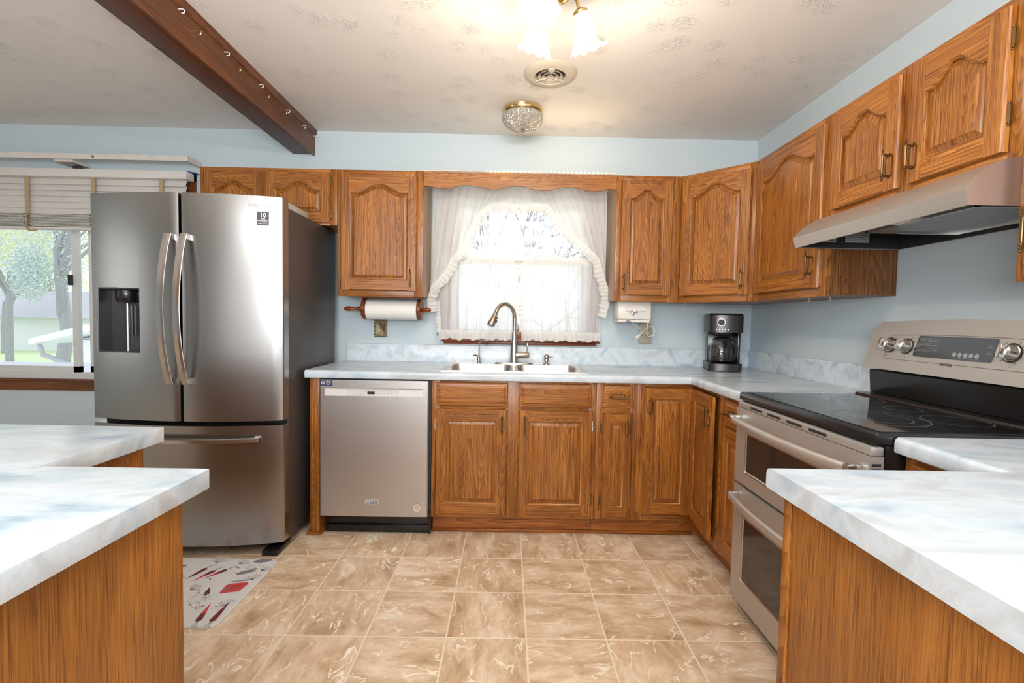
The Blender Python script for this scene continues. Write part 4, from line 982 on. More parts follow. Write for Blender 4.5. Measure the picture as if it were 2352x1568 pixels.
# main faucet
zf = CT+0.0045
t = thing('faucet', 'tall brushed nickel pull-down faucet arching over the sink', 'faucet', (0.457, -0.118, zf))
m_ = MB(); m_.loops([[(0.457+0.125*cos(a)*q, -0.118+0.030*sin(a)*q, zz) for a in [2*pi*k/32 for k in range(32)]] for q, zz in ((1, zf), (1, zf+0.004), (0.95, zf+0.010), (0.3, zf+0.012))])
part('base_plate', m_, NICKEL, t, smooth=40)
m_ = MB(); m_.X = T_(0.457, -0.118, zf+0.008); m_.lathe([(0.027, 0), (0.027, 0.02), (0.0255, 0.06), (0.022, 0.12), (0.0165, 0.19), (0.0145, 0.205)], 24); part('body', m_, NICKEL, t, smooth=40)
dx, dy = -0.125, -0.125; z1 = zf+0.21; pts = []
for k in range(17):
    a = pi-k*(pi*0.86)/16; rr = 0.5
    pts.append((0.457+dx*(rr+rr*cos(a)), -0.118+dy*(rr+rr*cos(a)), z1+0.085+0.095*sin(a)))
pts = [(0.457, -0.118, z1-0.02), (0.457, -0.118, z1+0.05)]+pts
m_ = MB(); m_.tube(pts, 0.0135, 14); part('spout', m_, NICKEL, t, smooth=40)
p0 = Vector(pts[-1]); dr_ = (Vector(pts[-1])-Vector(pts[-2])).normalized()
m_ = MB(); m_.tube([p0-dr_*0.002, p0+dr_*0.02, p0+dr_*0.05, p0+dr_*0.088, p0+dr_*0.095], [0.0145, 0.0155, 0.0205, 0.026, 0.023], 18); sh = part('spray_head', m_, NICKEL, t, smooth=40)
m_ = MB(); q = p0+dr_*0.045+Vector((0.020, -0.004, 0.004)); m_.sphere(q, 0.0065, 8, 6); m_.sphere(q+dr_*0.022+Vector((0.003, 0, 0)), 0.0075, 8, 6, 1.8); part('spray_button', m_, BLACKM, sh, smooth=40)
m_ = MB(); m_.tube([(0.460, -0.120, zf+0.062), (0.500, -0.123, zf+0.062), (0.550, -0.126, zf+0.062), (0.556, -0.126, zf+0.062)], [0.02, 0.020, 0.0195, 0.016], 18); part('valve', m_, NICKEL, t, smooth=40)
m_ = MB(); m_.tube([(0.543, -0.126, zf+0.078), (0.543, -0.127, zf+0.105), (0.543, -0.129, zf+0.135), (0.543, -0.130, zf+0.140)], [0.005, 0.0045, 0.0065, 0.004], 10); part('lever', m_, NICKEL, t, smooth=40)
# small filter tap
t = thing('filter_tap', 'small gooseneck drinking water tap at the left of the sink deck', 'tap', (0.225, -0.10, zf))
m_ = MB(); m_.X = T_(0.225, -0.10, zf); m_.lathe([(0.021, 0), (0.021, 0.003), (0.012, 0.006), (0.012, 0.010)], 16); m_.lathe([(0.010, 0.01), (0.010, 0.035), (0.007, 0.045), (0.0045, 0.05)], 12); m_.X = Matrix.Identity(4)
m_.box(0.203, 0.215, -0.108, -0.092, zf+0.004, zf+0.048); part('base', m_, NICKEL, t, smooth=35)
pts = [(0.227, -0.10, zf+0.04), (0.227, -0.10, zf+0.125)]+[(0.227+0.025-0.025*cos(a), -0.10-0.014+0.014*cos(a), zf+0.125+0.025*sin(a)) for a in [k*2.6/9 for k in range(1, 10)]]
m_ = MB(); m_.tube(pts, 0.0042, 10); part('spout', m_, NICKEL, t, smooth=40)
e_ = Vector(pts[-1]); m_ = MB(); m_.tube([e_+Vector((-0.002, 0, 0.004)), e_+Vector((0.006, 0, -0.014))], 0.006, 10); part('nozzle', m_, BLACKM, t, smooth=40)
m_ = MB(); m_.box(0.188, 0.216, -0.105, -0.095, zf+0.049, zf+0.056); part('lever', m_, BLACKM, t, bevel=0.002)
# soap pump
t = thing('soap_pump', 'small nickel soap pump at the right of the sink deck', 'soap dispenser', (0.672, -0.10, zf))
m_ = MB(); m_.X = T_(0.672, -0.10, zf); m_.lathe([(0.025, 0), (0.024, 0.004), (0.014, 0.007), (0.010, 0.012), (0.011, 0.018), (0.017, 0.022), (0.016, 0.034)], 20); part('base', m_, NICKEL, t, smooth=40)
m_ = MB(); m_.X = T_(0.672, -0.10, zf); m_.lathe([(0.015, 0.034), (0.017, 0.045), (0.018, 0.055), (0.012, 0.064), (0.004, 0.067)], 20); m_.X = Matrix.Identity(4)
m_.tube([(0.680, -0.103, zf+0.053), (0.700, -0.110, zf+0.051), (0.712, -0.114, zf+0.052)], [0.006, 0.0055, 0.004], 10); part('pump_head', m_, NICKEL, t, smooth=40)

# ---------------------------------------------------------------- coffee maker
t = thing('coffee_maker', 'black and dark steel drip coffee maker in the counter corner', 'coffee maker', (1.775, -0.235, CT+0.001), radians(-14))
CMS = brushed('dark_stainless', (0.085, 0.078, 0.078), 0.32, 'x')
def dsec(wd, y0, y1, zz, n=10):
    """rounded front section: half-width wd, front y0, back y1"""
    return [(wd, y1, zz), (-wd, y1, zz)]+[(-wd*cos(pi*k/n), y0+0.035-0.035*sin(pi*k/n)*1.0, zz) for k in range(n+1)]
m_ = MB(); m_.loops([dsec(0.094, -0.125, 0.115, 0.0), dsec(0.094, -0.125, 0.115, 0.006)]); part('foot', m_, BLACKM, t, world=False, smooth=30)
m_ = MB(); m_.loops([dsec(0.097, -0.128, 0.115, 0.006), dsec(0.097, -0.128, 0.115, 0.048), dsec(0.094, -0.125, 0.112, 0.051)]); part('base', m_, CMS, t, world=False, smooth=40)
m_ = MB(); m_.box(-0.085, 0.095, 0.035, 0.115, 0.051, 0.245); m_.box(0.080, 0.097, -0.03, 0.115, 0.051, 0.245); part('tank', m_, BLACK, t, world=False, bevel=0.003)
m_ = MB(); m_.loops([dsec(0.097, -0.128, 0.115, 0.240), dsec(0.097, -0.128, 0.115, 0.345)]); hd = part('brew_head', m_, CMS, t, world=False, smooth=40)
m_ = MB(); m_.loops([dsec(0.096, -0.126, 0.115, 0.3455), dsec(0.094, -0.122, 0.112, 0.356)]); part('lid', m_, BLACK, t, world=False, smooth=40)
m_ = MB(); m_.X = T_(-0.01, -0.045, 0); m_.lathe([(0.040, 0.222), (0.058, 0.2395)], 24); part('filter_cone', m_, BLACKM, t, world=False, smooth=40)
m_ = MB(); m_.X = T_(-0.035, -0.1265, 0.302, rz=-0.0) @ Matrix.Rotation(pi/2, 4, 'X'); m_.lathe([(0.019, 0.0), (0.019, 0.002)], 28); m_.mi = 1; m_.loops([[(r_*cos(2*pi*k/28), r_*sin(2*pi*k/28), zz) for k in range(28)] for r_, zz in ((0.019, 0), (0.023, 0), (0.023, 0.004), (0.019, 0.004))], close=True)
part('dial', m_, [BLACK, HANDLE], hd, world=False, smooth=30)
m_ = MB()
for k in range(5): m_.X = T_(-0.062+k*0.017, -0.1262, 0.258) @ Matrix.Rotation(pi/2, 4, 'X'); m_.lathe([(0.0048 if k != 2 else 0.006, 0.0), (0.0042, 0.003)], 12)
m_.X = Matrix.Identity(4)
for k in range(5): m_.box(-0.066+k*0.017, -0.059+k*0.017, -0.1268, -0.126, 0.2455, 0.2468)
part('button', m_, HANDLE, hd, world=False)
m_ = MB(); m_.X = T_(-0.015, -0.045, 0.052); m_.lathe([(0.055, 0), (0.066, 0.01), (0.068, 0.07), (0.064, 0.10), (0.050, 0.125), (0.046, 0.135), (0.050, 0.142)], 28, cap=False); part('carafe', m_, CARAFE, t, world=False, smooth=50)
m_ = MB(); m_.X = T_(-0.015, -0.045, 0.052); m_.lathe([(0.0505, 0.142), (0.052, 0.150), (0.030, 0.158)], 24); m_.lathe([(0.0665, 0.012), (0.0675, 0.012), (0.0678, 0.024), (0.0668, 0.024)], 28); m_.X = Matrix.Identity(4)
m_.tube([(0.025, -0.085, 0.195), (0.050, -0.125, 0.188), (0.056, -0.130, 0.14), (0.046, -0.112, 0.075)], [0.007, 0.009, 0.009, 0.006], 8); part('carafe_handle', m_, BLACK, t, world=False, smooth=40)
m_ = MB(); m_.tube([(0.0975, 0.08, 0.05), (0.112, 0.09, 0.055), (0.116, 0.10, 0.03), (0.11, 0.12, 0.004), (0.10, 0.16, 0.0035)], 0.003, 6); part('power_cord', m_, BLACKM, t, world=False, smooth=40)

# ---------------------------------------------------------------- paper towel holder, plates, can opener
t = thing('paper_towel_holder', 'rolling pin style wooden paper towel holder under the left wall cabinet', 'paper towel holder', (-0.33, -0.17, 1.275))
for x0 in (-0.514, -0.164):
    m_ = MB(); m_.X = T_(x0, -0.17, 1.278) @ Matrix.Rotation(pi/2, 4, 'Y'); m_.lathe([(0.066, 0), (0.069, 0.004), (0.069, 0.020), (0.066, 0.024)], 28); part('end_disc', m_, CHERRY, t, smooth=30)
m_ = MB(); m_.X = T_(-0.514, -0.17, 1.275) @ Matrix.Rotation(-pi/2, 4, 'Y'); m_.lathe([(0.016, 0), (0.016, 0.036), (0.011, 0.038), (0.009, 0.050), (0.013, 0.070), (0.0165, 0.092), (0.014, 0.112), (0.006, 0.124), (0.001, 0.126)], 18)
m_.X = T_(-0.140, -0.17, 1.275) @ Matrix.Rotation(pi/2, 4, 'Y'); m_.lathe([(0.010, 0), (0.013, 0.008), (0.0165, 0.030), (0.014, 0.048), (0.006, 0.058), (0.001, 0.060)], 18); part('handle', m_, oak('turned_handle_wood', 'x', tint=(0.75, 0.5, 0.45), rough=0.22, ring=0.2), t, smooth=40)
m_ = MB(); m_.box(-0.514, -0.140, -0.235, -0.105, UB-0.0065+0.001, UB+0.0045); part('mounting_bar', m_, CHERRY, t)
m_ = MB(); m_.X = T_(-0.487, -0.17, 1.273) @ Matrix.Rotation(pi/2, 4, 'Y'); m_.lathe([(0.020, 0), (0.0625, 0.0), (0.0625, 0.320), (0.020, 0.320)], 40); m_.X = Matrix.Identity(4)
m_.box(-0.487, -0.167, -0.2335, -0.2320, 1.245, 1.2465)
rl = solo('paper_towel_roll', m_, PAPER, 'white paper towel roll on the wooden rolling pin holder', 'paper towel', smooth=40, loc=(-0.33, -0.17, 1.273))
# ornate brass plate
t = thing('switch_plate', 'ornate antique brass blank wall plate below the paper towel roll', 'wall plate', (-0.448, -0.001, 1.150))
N = 40; pl = []
for k in range(4*N):
    s_ = k/N; e = int(s_); u = s_-e; hw, hh = 0.043, 0.060
    p = [( -hw+2*hw*u, -hh), (hw, -hh+2*hh*u), (hw-2*hw*u, hh), (-hw, hh-2*hh*u)][e]
    q = 1+0.055*sin(u*pi*10)*(1 if e % 2 == 0 else 1.3); pl.append((p[0]*q, p[1]*(1+0.03*sin(u*pi*6))))
m_ = MB(); m_.X = T_(-0.448, 0, 1.150); m_.loops([[(p[0]*q, y, p[1]*q) for p in pl] for q, y in ((1, -0.001), (1, -0.004), (0.93, -0.007), (0.74, -0.0065), (0.66, -0.0045))]); part('plate', m_, simple('antique_gold', (0.20, 0.15, 0.085), 0.45, 0.8, bump=1.0, bscale=90, var=0.35), t, smooth=60)
m_ = MB()
for z in (1.178, 1.150, 1.122): m_.sphere((-0.448, -0.005, z), 0.0028, 8, 6)
part('screw', m_, BLACKM, t)
# six-outlet tap
t = thing('outlet_plate', 'beige six-way wall outlet below the white can opener', 'outlet', (1.345, -0.001, 1.148))
part('cover', MB().box(1.302, 1.388, -0.024, -0.001, 1.080, 1.214), BEIGE, t, bevel=0.004)
m_ = MB()
for r_ in range(2):
    for c_ in range(3):
        cx = 1.320+c_*0.0255; cz = 1.168-r_*0.042
        m_.box(cx-0.0065, cx-0.0045, -0.0247, -0.0239, cz-0.008, cz+0.002); m_.box(cx+0.0045, cx+0.0065, -0.0247, -0.0239, cz-0.008, cz+0.002); m_.box(cx-0.0025, cx+0.0025, -0.0247, -0.0239, cz+0.006, cz+0.011)
part('socket_slots', m_, BLACKM, t)
# can opener
t = thing('can_opener', 'white electric can opener mounted under the narrow wall cabinet', 'can opener', (1.215, -0.20, 1.23))
OX0, OX1, OY = 1.105, 1.312, -0.245
m_ = MB(); m_.box(OX0, OX1, OY, -0.10, 1.240, UB+0.005); bo = part('body', m_, IVORY, t, bevel=0.006)
m_ = MB(); m_.prism([(OX0+0.002, 1.2385), (OX0+0.004, 1.222), (OX0+0.045, 1.222), (OX0+0.056, 1.234), (OX0+0.076, 1.234), (OX0+0.090, 1.222), (OX1-0.010, 1.222), (OX1-0.008, 1.2385)], 'y', OY+0.002, -0.11); part('base_tray', m_, IVORY, t)
m_ = MB(); arc = [(1.210+0.060*cos(a), 1.297+0.036*sin(a)) for a in [pi-k*pi/14 for k in range(15)]]; m_.prism(arc+[(1.270, 1.292), (1.150, 1.292)], 'y', OY-0.010, OY+0.001); part('lever', m_, IVORY, bo, smooth=30)
m_ = MB(); m_.box(1.198, 1.276, OY-0.0008, OY+0.001, 1.243, 1.290); part('magnet_panel', m_, LPANEL, bo)
m_ = MB(); m_.X = T_(1.205, OY-0.010, 1.300) @ Matrix.Rotation(pi/2, 4, 'X'); m_.lathe([(0.016, 0), (0.014, 0.006), (0.008, 0.008)], 18); part('lever_hub', m_, IVORY, bo, smooth=40)
m_ = MB(); m_.X = T_(1.196, OY-0.001, 1.276) @ Matrix.Rotation(pi/2, 4, 'X'); m_.lathe([(0.008, 0), (0.008, 0.012), (0.003, 0.013)], 14); m_.X = Matrix.Identity(4); m_.box(1.176, 1.188, OY-0.010, OY, 1.283, 1.290); m_.box(1.212, 1.226, OY-0.011, OY, 1.280, 1.286); part('cutting_wheel', m_, NICKEL, bo)
part('brand_print', text_mb('HAMILTON BEACH', 0.0055, T_(1.283, OY-0.0005, 1.333)), GREYP, bo)
m_ = MB(); m_.tube([(OX1-0.004, -0.2, 1.262), (OX1-0.008, -0.205, 1.225), (1.303, -0.20, 1.19), (1.305, -0.18, 1.155), (1.325, -0.16, 1.132), (1.358, -0.15, 1.138), (1.368, -0.15, 1.170), (1.350, -0.15, 1.196), (1.318, -0.155, 1.192), (1.285, -0.17, 1.165), (1.262, -0.18, 1.142)], 0.0032, 6)
m_.tube([(1.215, -0.17, 1.222), (1.235, -0.17, 1.200), (1.275, -0.16, 1.176), (1.305, -0.15, 1.183)], 0.0025, 6)
pc = part('power_cord', m_, IVORY, t, smooth=40)
m_ = MB(); m_.tube([(1.266, -0.178, 1.146), (1.250, -0.182, 1.130), (1.236, -0.186, 1.118)], [0.006, 0.011, 0.012], 8); part('plug', m_, IVORY, pc, smooth=30)
# corner outlet behind coffee maker is hidden; small clear cup hooks under the right cabinet
hk2 = mesh('cup_hook', MB().tube([(0, 0, 0), (0, 0, -0.006)]+[(0.006*sin(a), 0, -0.012+0.006*cos(a)) for a in [k*pi/5 for k in range(7)]], 0.0016, 6), IVORY, 40)
for y in (-0.95, -1.10):
    o = link('cup_hook', hk2); o.location = (1.86, y, UB+0.0058)
    o['label'] = 'tiny white cup hook under the wide right wall cabinet beside the hood'; o['category'] = 'hook'; o['group'] = 'white hooks under the right wall cabinet'
o = link('cup_hook', hk2); o.location = (1.52, -0.24, UB+0.0058); o['label'] = 'tiny white cup hook under the diagonal corner cabinet above the coffee maker'; o['category'] = 'hook'

# ---------------------------------------------------------------- curtains
def poly_at(P, u):
    L = [0]
    for a, b in zip(P, P[1:]): L.append(L[-1]+math.dist(a, b))
    s_ = u*L[-1]
    for i in range(len(P)-1):
        if s_ <= L[i+1] or i == len(P)-2:
            k = (s_-L[i])/(L[i+1]-L[i]); return (P[i][0]+(P[i+1][0]-P[i][0])*k, P[i][1]+(P[i+1][1]-P[i][1])*k)
def ruffle(m_, P, wid, y0, amp=0.006, freq=90, side=1, n=None, flare=1.0):
    """gathered strip along curve P (x,z), width wid to the given side"""
    Ln = sum(math.dist(a, b) for a, b in zip(P, P[1:])); n = n or int(Ln*freq*2.6); rows = []
    for i in range(n+1):
        u = i/n; a = poly_at(P, max(0, u-0.012)); b = poly_at(P, min(1, u+0.012)); p = poly_at(P, u)
        tx, tz = b[0]-a[0], b[1]-a[1]; q = math.hypot(tx, tz); nx, nz = -tz/q*side, tx/q*side
        ph = u*Ln*freq*2*pi/2.6+1.3*sin(u*31); wob = 1+0.10*sin(u*Ln*60)+0.06*sin(u*Ln*143)
        row = []
        for k in range(6):
            v = k/5; r_ = (v-0.15)*wid*wob; am = amp*(0.35+flare*v)
            sh_ = 0.35*am*cos(ph*0.5+v)
            row.append((p[0]+nx*r_+tx/q*sh_, y0-0.004-am*sin(ph)*(0.4+v), p[1]+nz*r_+tz/q*sh_*0.5))
        rows.append(row)
    m_.grid(rows)
PL_ = [(0.470, 1.957), (0.39, 1.968), (0.315, 1.968), (0.245, 1.935), (0.197, 1.885), (0.165, 1.82), (0.137, 1.76), (0.115, 1.685), (0.045, 1.615), (0.010, 1.535), (-0.045, 1.47), (-0.085, 1.42), (-0.108, 1.345), (-0.095, 1.262)]
PR_ = [(0.470, 1.957), (0.56, 1.968), (0.655, 1.965), (0.705, 1.905), (0.75, 1.84), (0.82, 1.78), (0.90, 1.715), (0.99, 1.63), (1.020, 1.54), (1.052, 1.445), (1.066, 1.35), (1.045, 1.245)]
def swag(P, xtop, label, side):
    t = thing('swag_curtain', label, 'curtain', (xtop, -0.10, 2.06))
    rows = []; n = 110; x0 = 0.470
    for i in range(n+1):
        u = i/n; b = poly_at(P, u**1.0); tx = x0+(xtop-x0)*u; row = []
        for k in range(15):
            v = k/14; x = tx+(b[0]-tx)*v; zz = 2.072+(b[1]-2.072)*v
            f = sin(u*58+0.8*sin(v*3))*0.011*(0.5+0.5*v)+sin(u*131)*0.004*(1-v*0.5)
            row.append((x, -0.098+f-0.02*sin(pi*v)*u, zz))
        rows.append(row)
    m_ = MB(); m_.grid(rows); part('panel', m_, SHEER, t, smooth=80)
    m_ = MB(); ruffle(m_, P, 0.058, -0.118, 0.007, 95, side); part('ruffle', m_, RUFF, t, smooth=80)
    return t
swag(PL_, -0.082, 'sheer cream swag half with ruffled edge on the left of the sink window', 1)
swag(PR_, 1.045, 'sheer cream swag half with ruffled edge on the right of the sink window', -1)
def cafe(x0, x1, label, inner):
    t = thing('cafe_curtain', label, 'curtain', ((x0+x1)/2, -0.06, 1.60))
    rows = []; n = 120
    for i in range(n+1):
        u = i/n; x = x0+(x1-x0)*u; row = []
        for k in range(12):
            v = k/11; f = sin(u*46+v*1.2)*0.010+sin(u*103-v)*0.005
            row.append((x+0.004*sin(v*7+u*30), -0.058+f*(0.35+0.65*v), 1.612-v*0.485))
        rows.append(row)
    m_ = MB(); m_.grid(rows); part('panel', m_, CAFE, t, smooth=80)
    m_ = MB(); ruffle(m_, [(x0, 1.606), (x1, 1.606)], 0.046, -0.058, 0.003, 150, 1, flare=0.6); ruffle(m_, [(x0, 1.618), (x1, 1.618)], 0.034, -0.060, 0.003, 150, -1, flare=0.6); part('gathered_header', m_, RUFF, t, smooth=80)
    m_ = MB(); ruffle(m_, [(x0-0.004, 1.140), (x1, 1.140)], 0.062, -0.066, 0.006, 95, -1); part('hem_ruffle', m_, RUFF, t, smooth=80)
    m_ = MB(); xi = x1 if inner > 0 else x0; ruffle(m_, [(xi, 1.60), (xi+0.004, 1.35), (xi-0.006*inner, 1.14)], 0.034 if inner > 0 else 0.026, -0.070, 0.006, 95, inner); part('side_ruffle', m_, RUFF, t, smooth=80)
    if inner > 0:
        m_ = MB(); ruffle(m_, [(x0, 1.34), (x0+0.006, 1.24), (x0+0.014, 1.13)], 0.030, -0.070, 0.006, 95, -1); part('side_ruffle', m_, RUFF, t, smooth=80)
cafe(-0.045, 0.446, 'white cafe curtain on the left half of the sink window', 1)
cafe(0.506, 1.030, 'white cafe curtain on the right half of the sink window', -1)
t = thing('curtain_rod', 'cream cafe rod crossing the middle of the sink window', 'curtain rod', (0.49, -0.055, 1.612))
m_ = MB(); m_.tube([(-0.028, -0.052, 1.612), (1.012, -0.052, 1.612)], 0.006, 10); m_.box(-0.028, -0.018, -0.052, -0.019, 1.606, 1.618); m_.box(0.99, 1.0, -0.052, -0.019, 1.606, 1.618); part('rod', m_, CREAM, t, smooth=40)
t = thing('curtain_rod', 'white upper curtain rod behind the scalloped valance', 'curtain rod', (0.49, -0.09, 2.072))
m_ = MB(); m_.tube([(-0.085, -0.090, 2.072), (1.048, -0.090, 2.072)], 0.006, 10); m_.box(-0.028, -0.016, -0.090, -0.018, 2.066, 2.078); m_.box(0.99, 1.002, -0.090, -0.018, 2.066, 2.078); part('rod', m_, WHITE, t, smooth=40)
# wooden ornament behind the faucet
m_ = MB(); m_.prism([(0.448, 1.094), (0.532, 1.094), (0.532, 1.135), (0.522, 1.150), (0.498, 1.160), (0.490, 1.172), (0.480, 1.160), (0.455, 1.150), (0.448, 1.135)], 'y', -0.040, -0.0285)
solo('wooden_plaque', m_, CHERRY, 'small reddish wooden plaque on the sill between the cafe curtains', 'plaque', bevel=0.003, loc=(0.49, -0.03, 1.094))
m_ = MB(); m_.tube([(-0.060, -0.04, 1.118), (-0.035, -0.04, 1.118), (-0.012, -0.035, 1.118)], [0.008, 0.010, 0.006], 10)
solo('tieback_peg', m_, CHERRY, 'small wooden peg sticking out at the lower left of the sink window', 'peg', smooth=40, loc=(-0.035, -0.04, 1.118))
# rope light on the valance top
t = thing('rope_light', 'clear rope light with warm bulbs lying along the valance top', 'rope light', (0.5, -0.29, 2.118))
pts = []
for k in range(61):
    u = k/60; x = -0.125+1.185*u; pts.append((x, -0.296+0.004*sin(u*17), 2.1185+0.004*abs(sin(u*9))*(1 if u > 0.05 else 0)))
pts = [(-0.13, -0.22, 2.119), (-0.135, -0.262, 2.128)]+pts
m_ = MB(); m_.tube(pts, 0.0058, 8); part('tube', m_, ROPE, t, smooth=40)
m_ = MB()
for k in range(31):
    u = 0.33+0.66*k/30; p = poly_at([(q[0], q[2]) for q in pts[2:]], u); m_.box(p[0]-0.004, p[0]+0.004, -0.3035, -0.289, p[1]-0.002, p[1]+0.0065)
part('bulb_row', m_, ROPEL, t)
rl_ = bpy.data.lights.new('rope_glow', 'AREA'); rl_.shape = 'RECTANGLE'; rl_.size = 0.5; rl_.size_y = 0.01; rl_.energy = 0.6; rl_.color = (1, 0.75, 0.45)
o = bpy.data.objects.new('rope_glow', rl_); C.objects.link(o); o.location = (0.75, -0.30, 2.135); o.rotation_euler = (radians(180), 0, 0)

# ---------------------------------------------------------------- blind and shelf over left window
t = thing('window_blind', 'cream slatted blind half raised over the left window', 'blind', (-2.4, -0.08, 2.1))
BX0, BX1 = -3.32, -1.665
part('head_rail', MB().box(BX0, BX1, -0.125, -0.045, 2.085, 2.138), SLAT, t, bevel=0.006)
m_ = MB(); zz = [2.066, 2.028, 1.990, 1.952, 1.912, 1.874]
for z in zz:
    m_.prism([(-0.070, z+0.022), (-0.088, z-0.022), (-0.091, z-0.021), (-0.073, z+0.024)], 'x', BX0+0.03, BX1-0.03)
for k in range(12): m_.box(BX0+0.03, BX1-0.03, -0.102, -0.056, 1.772+k*0.0072, 1.7755+k*0.0072)
part('slats', m_, SLAT, t, label='cream slats stacked at the bottom')
part('bottom_rail', MB().box(BX0+0.03, BX1-0.03, -0.104, -0.054, 1.752, 1.768), SLAT, t, bevel=0.003)
for x in (-2.70, -2.275, -1.84, -3.15):
    m_ = MB(); m_.box(x-0.014, x+0.014, -0.1075, -0.106, 1.862, 2.085)
    for k in range(9): m_.X = T_(x, -0.110, 1.772+k*0.0098, ry=0.25*((k % 2)*2-1)); m_.box(-0.018, 0.018, -0.006, 0.004, -0.004, 0.004)
    m_.X = Matrix.Identity(4)
    if x == -2.70: m_.tube([(x+0.0, -0.112, 1.752), (x+0.02, -0.114, 1.742), (x+0.055, -0.112, 1.744)], 0.008, 8)
    part('ladder_tape', m_, TAPE, t)
t = thing('cornice_board', 'long whitewashed board fixed above the blind on the left', 'board', (-2.4, -0.08, 2.2))
part('front_board', MB().box(BX0-0.03, -1.640, -0.150, -0.132, 2.190, 2.224), SHELFW, t)
part('return_board', MB().box(-1.658, -1.640, -0.131, -0.001, 2.190, 2.224), SHELFW, t)
m_ = MB(); m_.box(-2.245, -2.228, -0.1512, -0.1498, 2.200, 2.214)
part('tape_patch', m_, simple('brown_tape', (0.25, 0.16, 0.11), 0.6), t)
m_ = MB(); m_.box(-2.50, -2.38, -0.131, -0.001, 2.176, 2.189); part('support_block', m_, SHELFW, t)
m_ = MB(); m_.prism([(-2.395, 2.140), (-2.330, 2.140), (-2.350, 2.160), (-2.388, 2.160)], 'y', -0.118, -0.105)
solo('blind_bracket', m_, BLACKM, 'small dark metal bracket standing on top of the blind head rail', 'bracket', loc=(-2.36, -0.11, 2.14))
m_ = MB(); m_.tube([(-1.685, -0.10, 2.1425), (-1.645, -0.03, 2.1425)], 0.004, 8)
solo('pen', m_, simple('blue_pen_plastic', (0.02, 0.05, 0.25), 0.4), 'blue pen lying on the right end of the blind head rail', 'pen', smooth=40, loc=(-1.66, -0.06, 2.1425))

# ---------------------------------------------------------------- ceiling fixtures
t = thing('ceiling_vent', 'round cream ceiling vent between the two ceiling lights', 'vent', (0.603, -0.810, H))
m_ = MB(); m_.X = T_(0.603, -0.810, H); m_.lathe([(0.130, -0.001), (0.131, -0.006), (0.120, -0.013), (0.098, -0.018), (0.080, -0.019), (0.074, -0.010), (0.074, -0.001)], 48, cap=False); part('flange', m_, CREAM, t, smooth=40)
m_ = MB(); m_.X = T_(0.603, -0.810, H); m_.lathe([(0.0735, -0.001), (0.0735, -0.003)], 40); part('duct', m_, simple('vent_dark_inside', (0.06, 0.045, 0.035), 0.8), t)
m_ = MB(); m_.X = T_(0.603, -0.810, H)
for r_, z_ in ((0.062, -0.018), (0.042, -0.020), (0.022, -0.022)): m_.loops([[(q*cos(2*pi*k/36), q*sin(2*pi*k/36), z__) for k in range(36)] for q, z__ in ((r_, z_), (r_-0.003, z_), (r_-0.012, z_+0.012), (r_-0.009, z_+0.012))], close=True)
for a in (pi/6, 5*pi/6, -pi/2):
    m_.X = T_(0.603, -0.810, H-0.020, rz=a); m_.box(0.0, 0.080, -0.002, 0.002, -0.003, 0.003)
m_.X = T_(0.603, -0.885, H-0.021); m_.lathe([(0.018, 0), (0.016, -0.005)], 16)
part('louvre', m_, CREAM, t, smooth=40)
t = thing('flush_ceiling_light', 'unlit pressed glass dome ceiling light with brass rim near the window', 'ceiling light', (0.478, -0.40, H))
m_ = MB(); m_.X = T_(0.478, -0.400, H); m_.lathe([(0.100, -0.001), (0.114, -0.004), (0.112, -0.014), (0.118, -0.018), (0.116, -0.030), (0.112, -0.034)], 48); part('brass_pan', m_, BRIGHTB, t, smooth=40)
m_ = MB(); m_.X = T_(0.478, -0.400, H); n = 72; L = []
n = 60
for i_, (r_, z_) in enumerate(((0.108, -0.034), (0.119, -0.042), (0.121, -0.052), (0.121, -0.062), (0.118, -0.071), (0.113, -0.080), (0.106, -0.089), (0.097, -0.097), (0.086, -0.105), (0.073, -0.112), (0.058, -0.118), (0.041, -0.122), (0.024, -0.1245), (0.008, -0.126))):
    L.append([])
    for k in range(n):
        f_ = 0.003*(k % 2) if z_ > -0.065 else 0.0045*((k+i_) % 2)+random.uniform(-0.0015, 0.0015)
        a = 2*pi*(k+(0.5 if (z_ < -0.065 and i_ % 2) else 0))/n; L[-1].append(((r_-f_)*cos(a), (r_-f_)*sin(a), z_+f_*0.8))
m_.loops(L); part('glass_dome', m_, DOME, t)
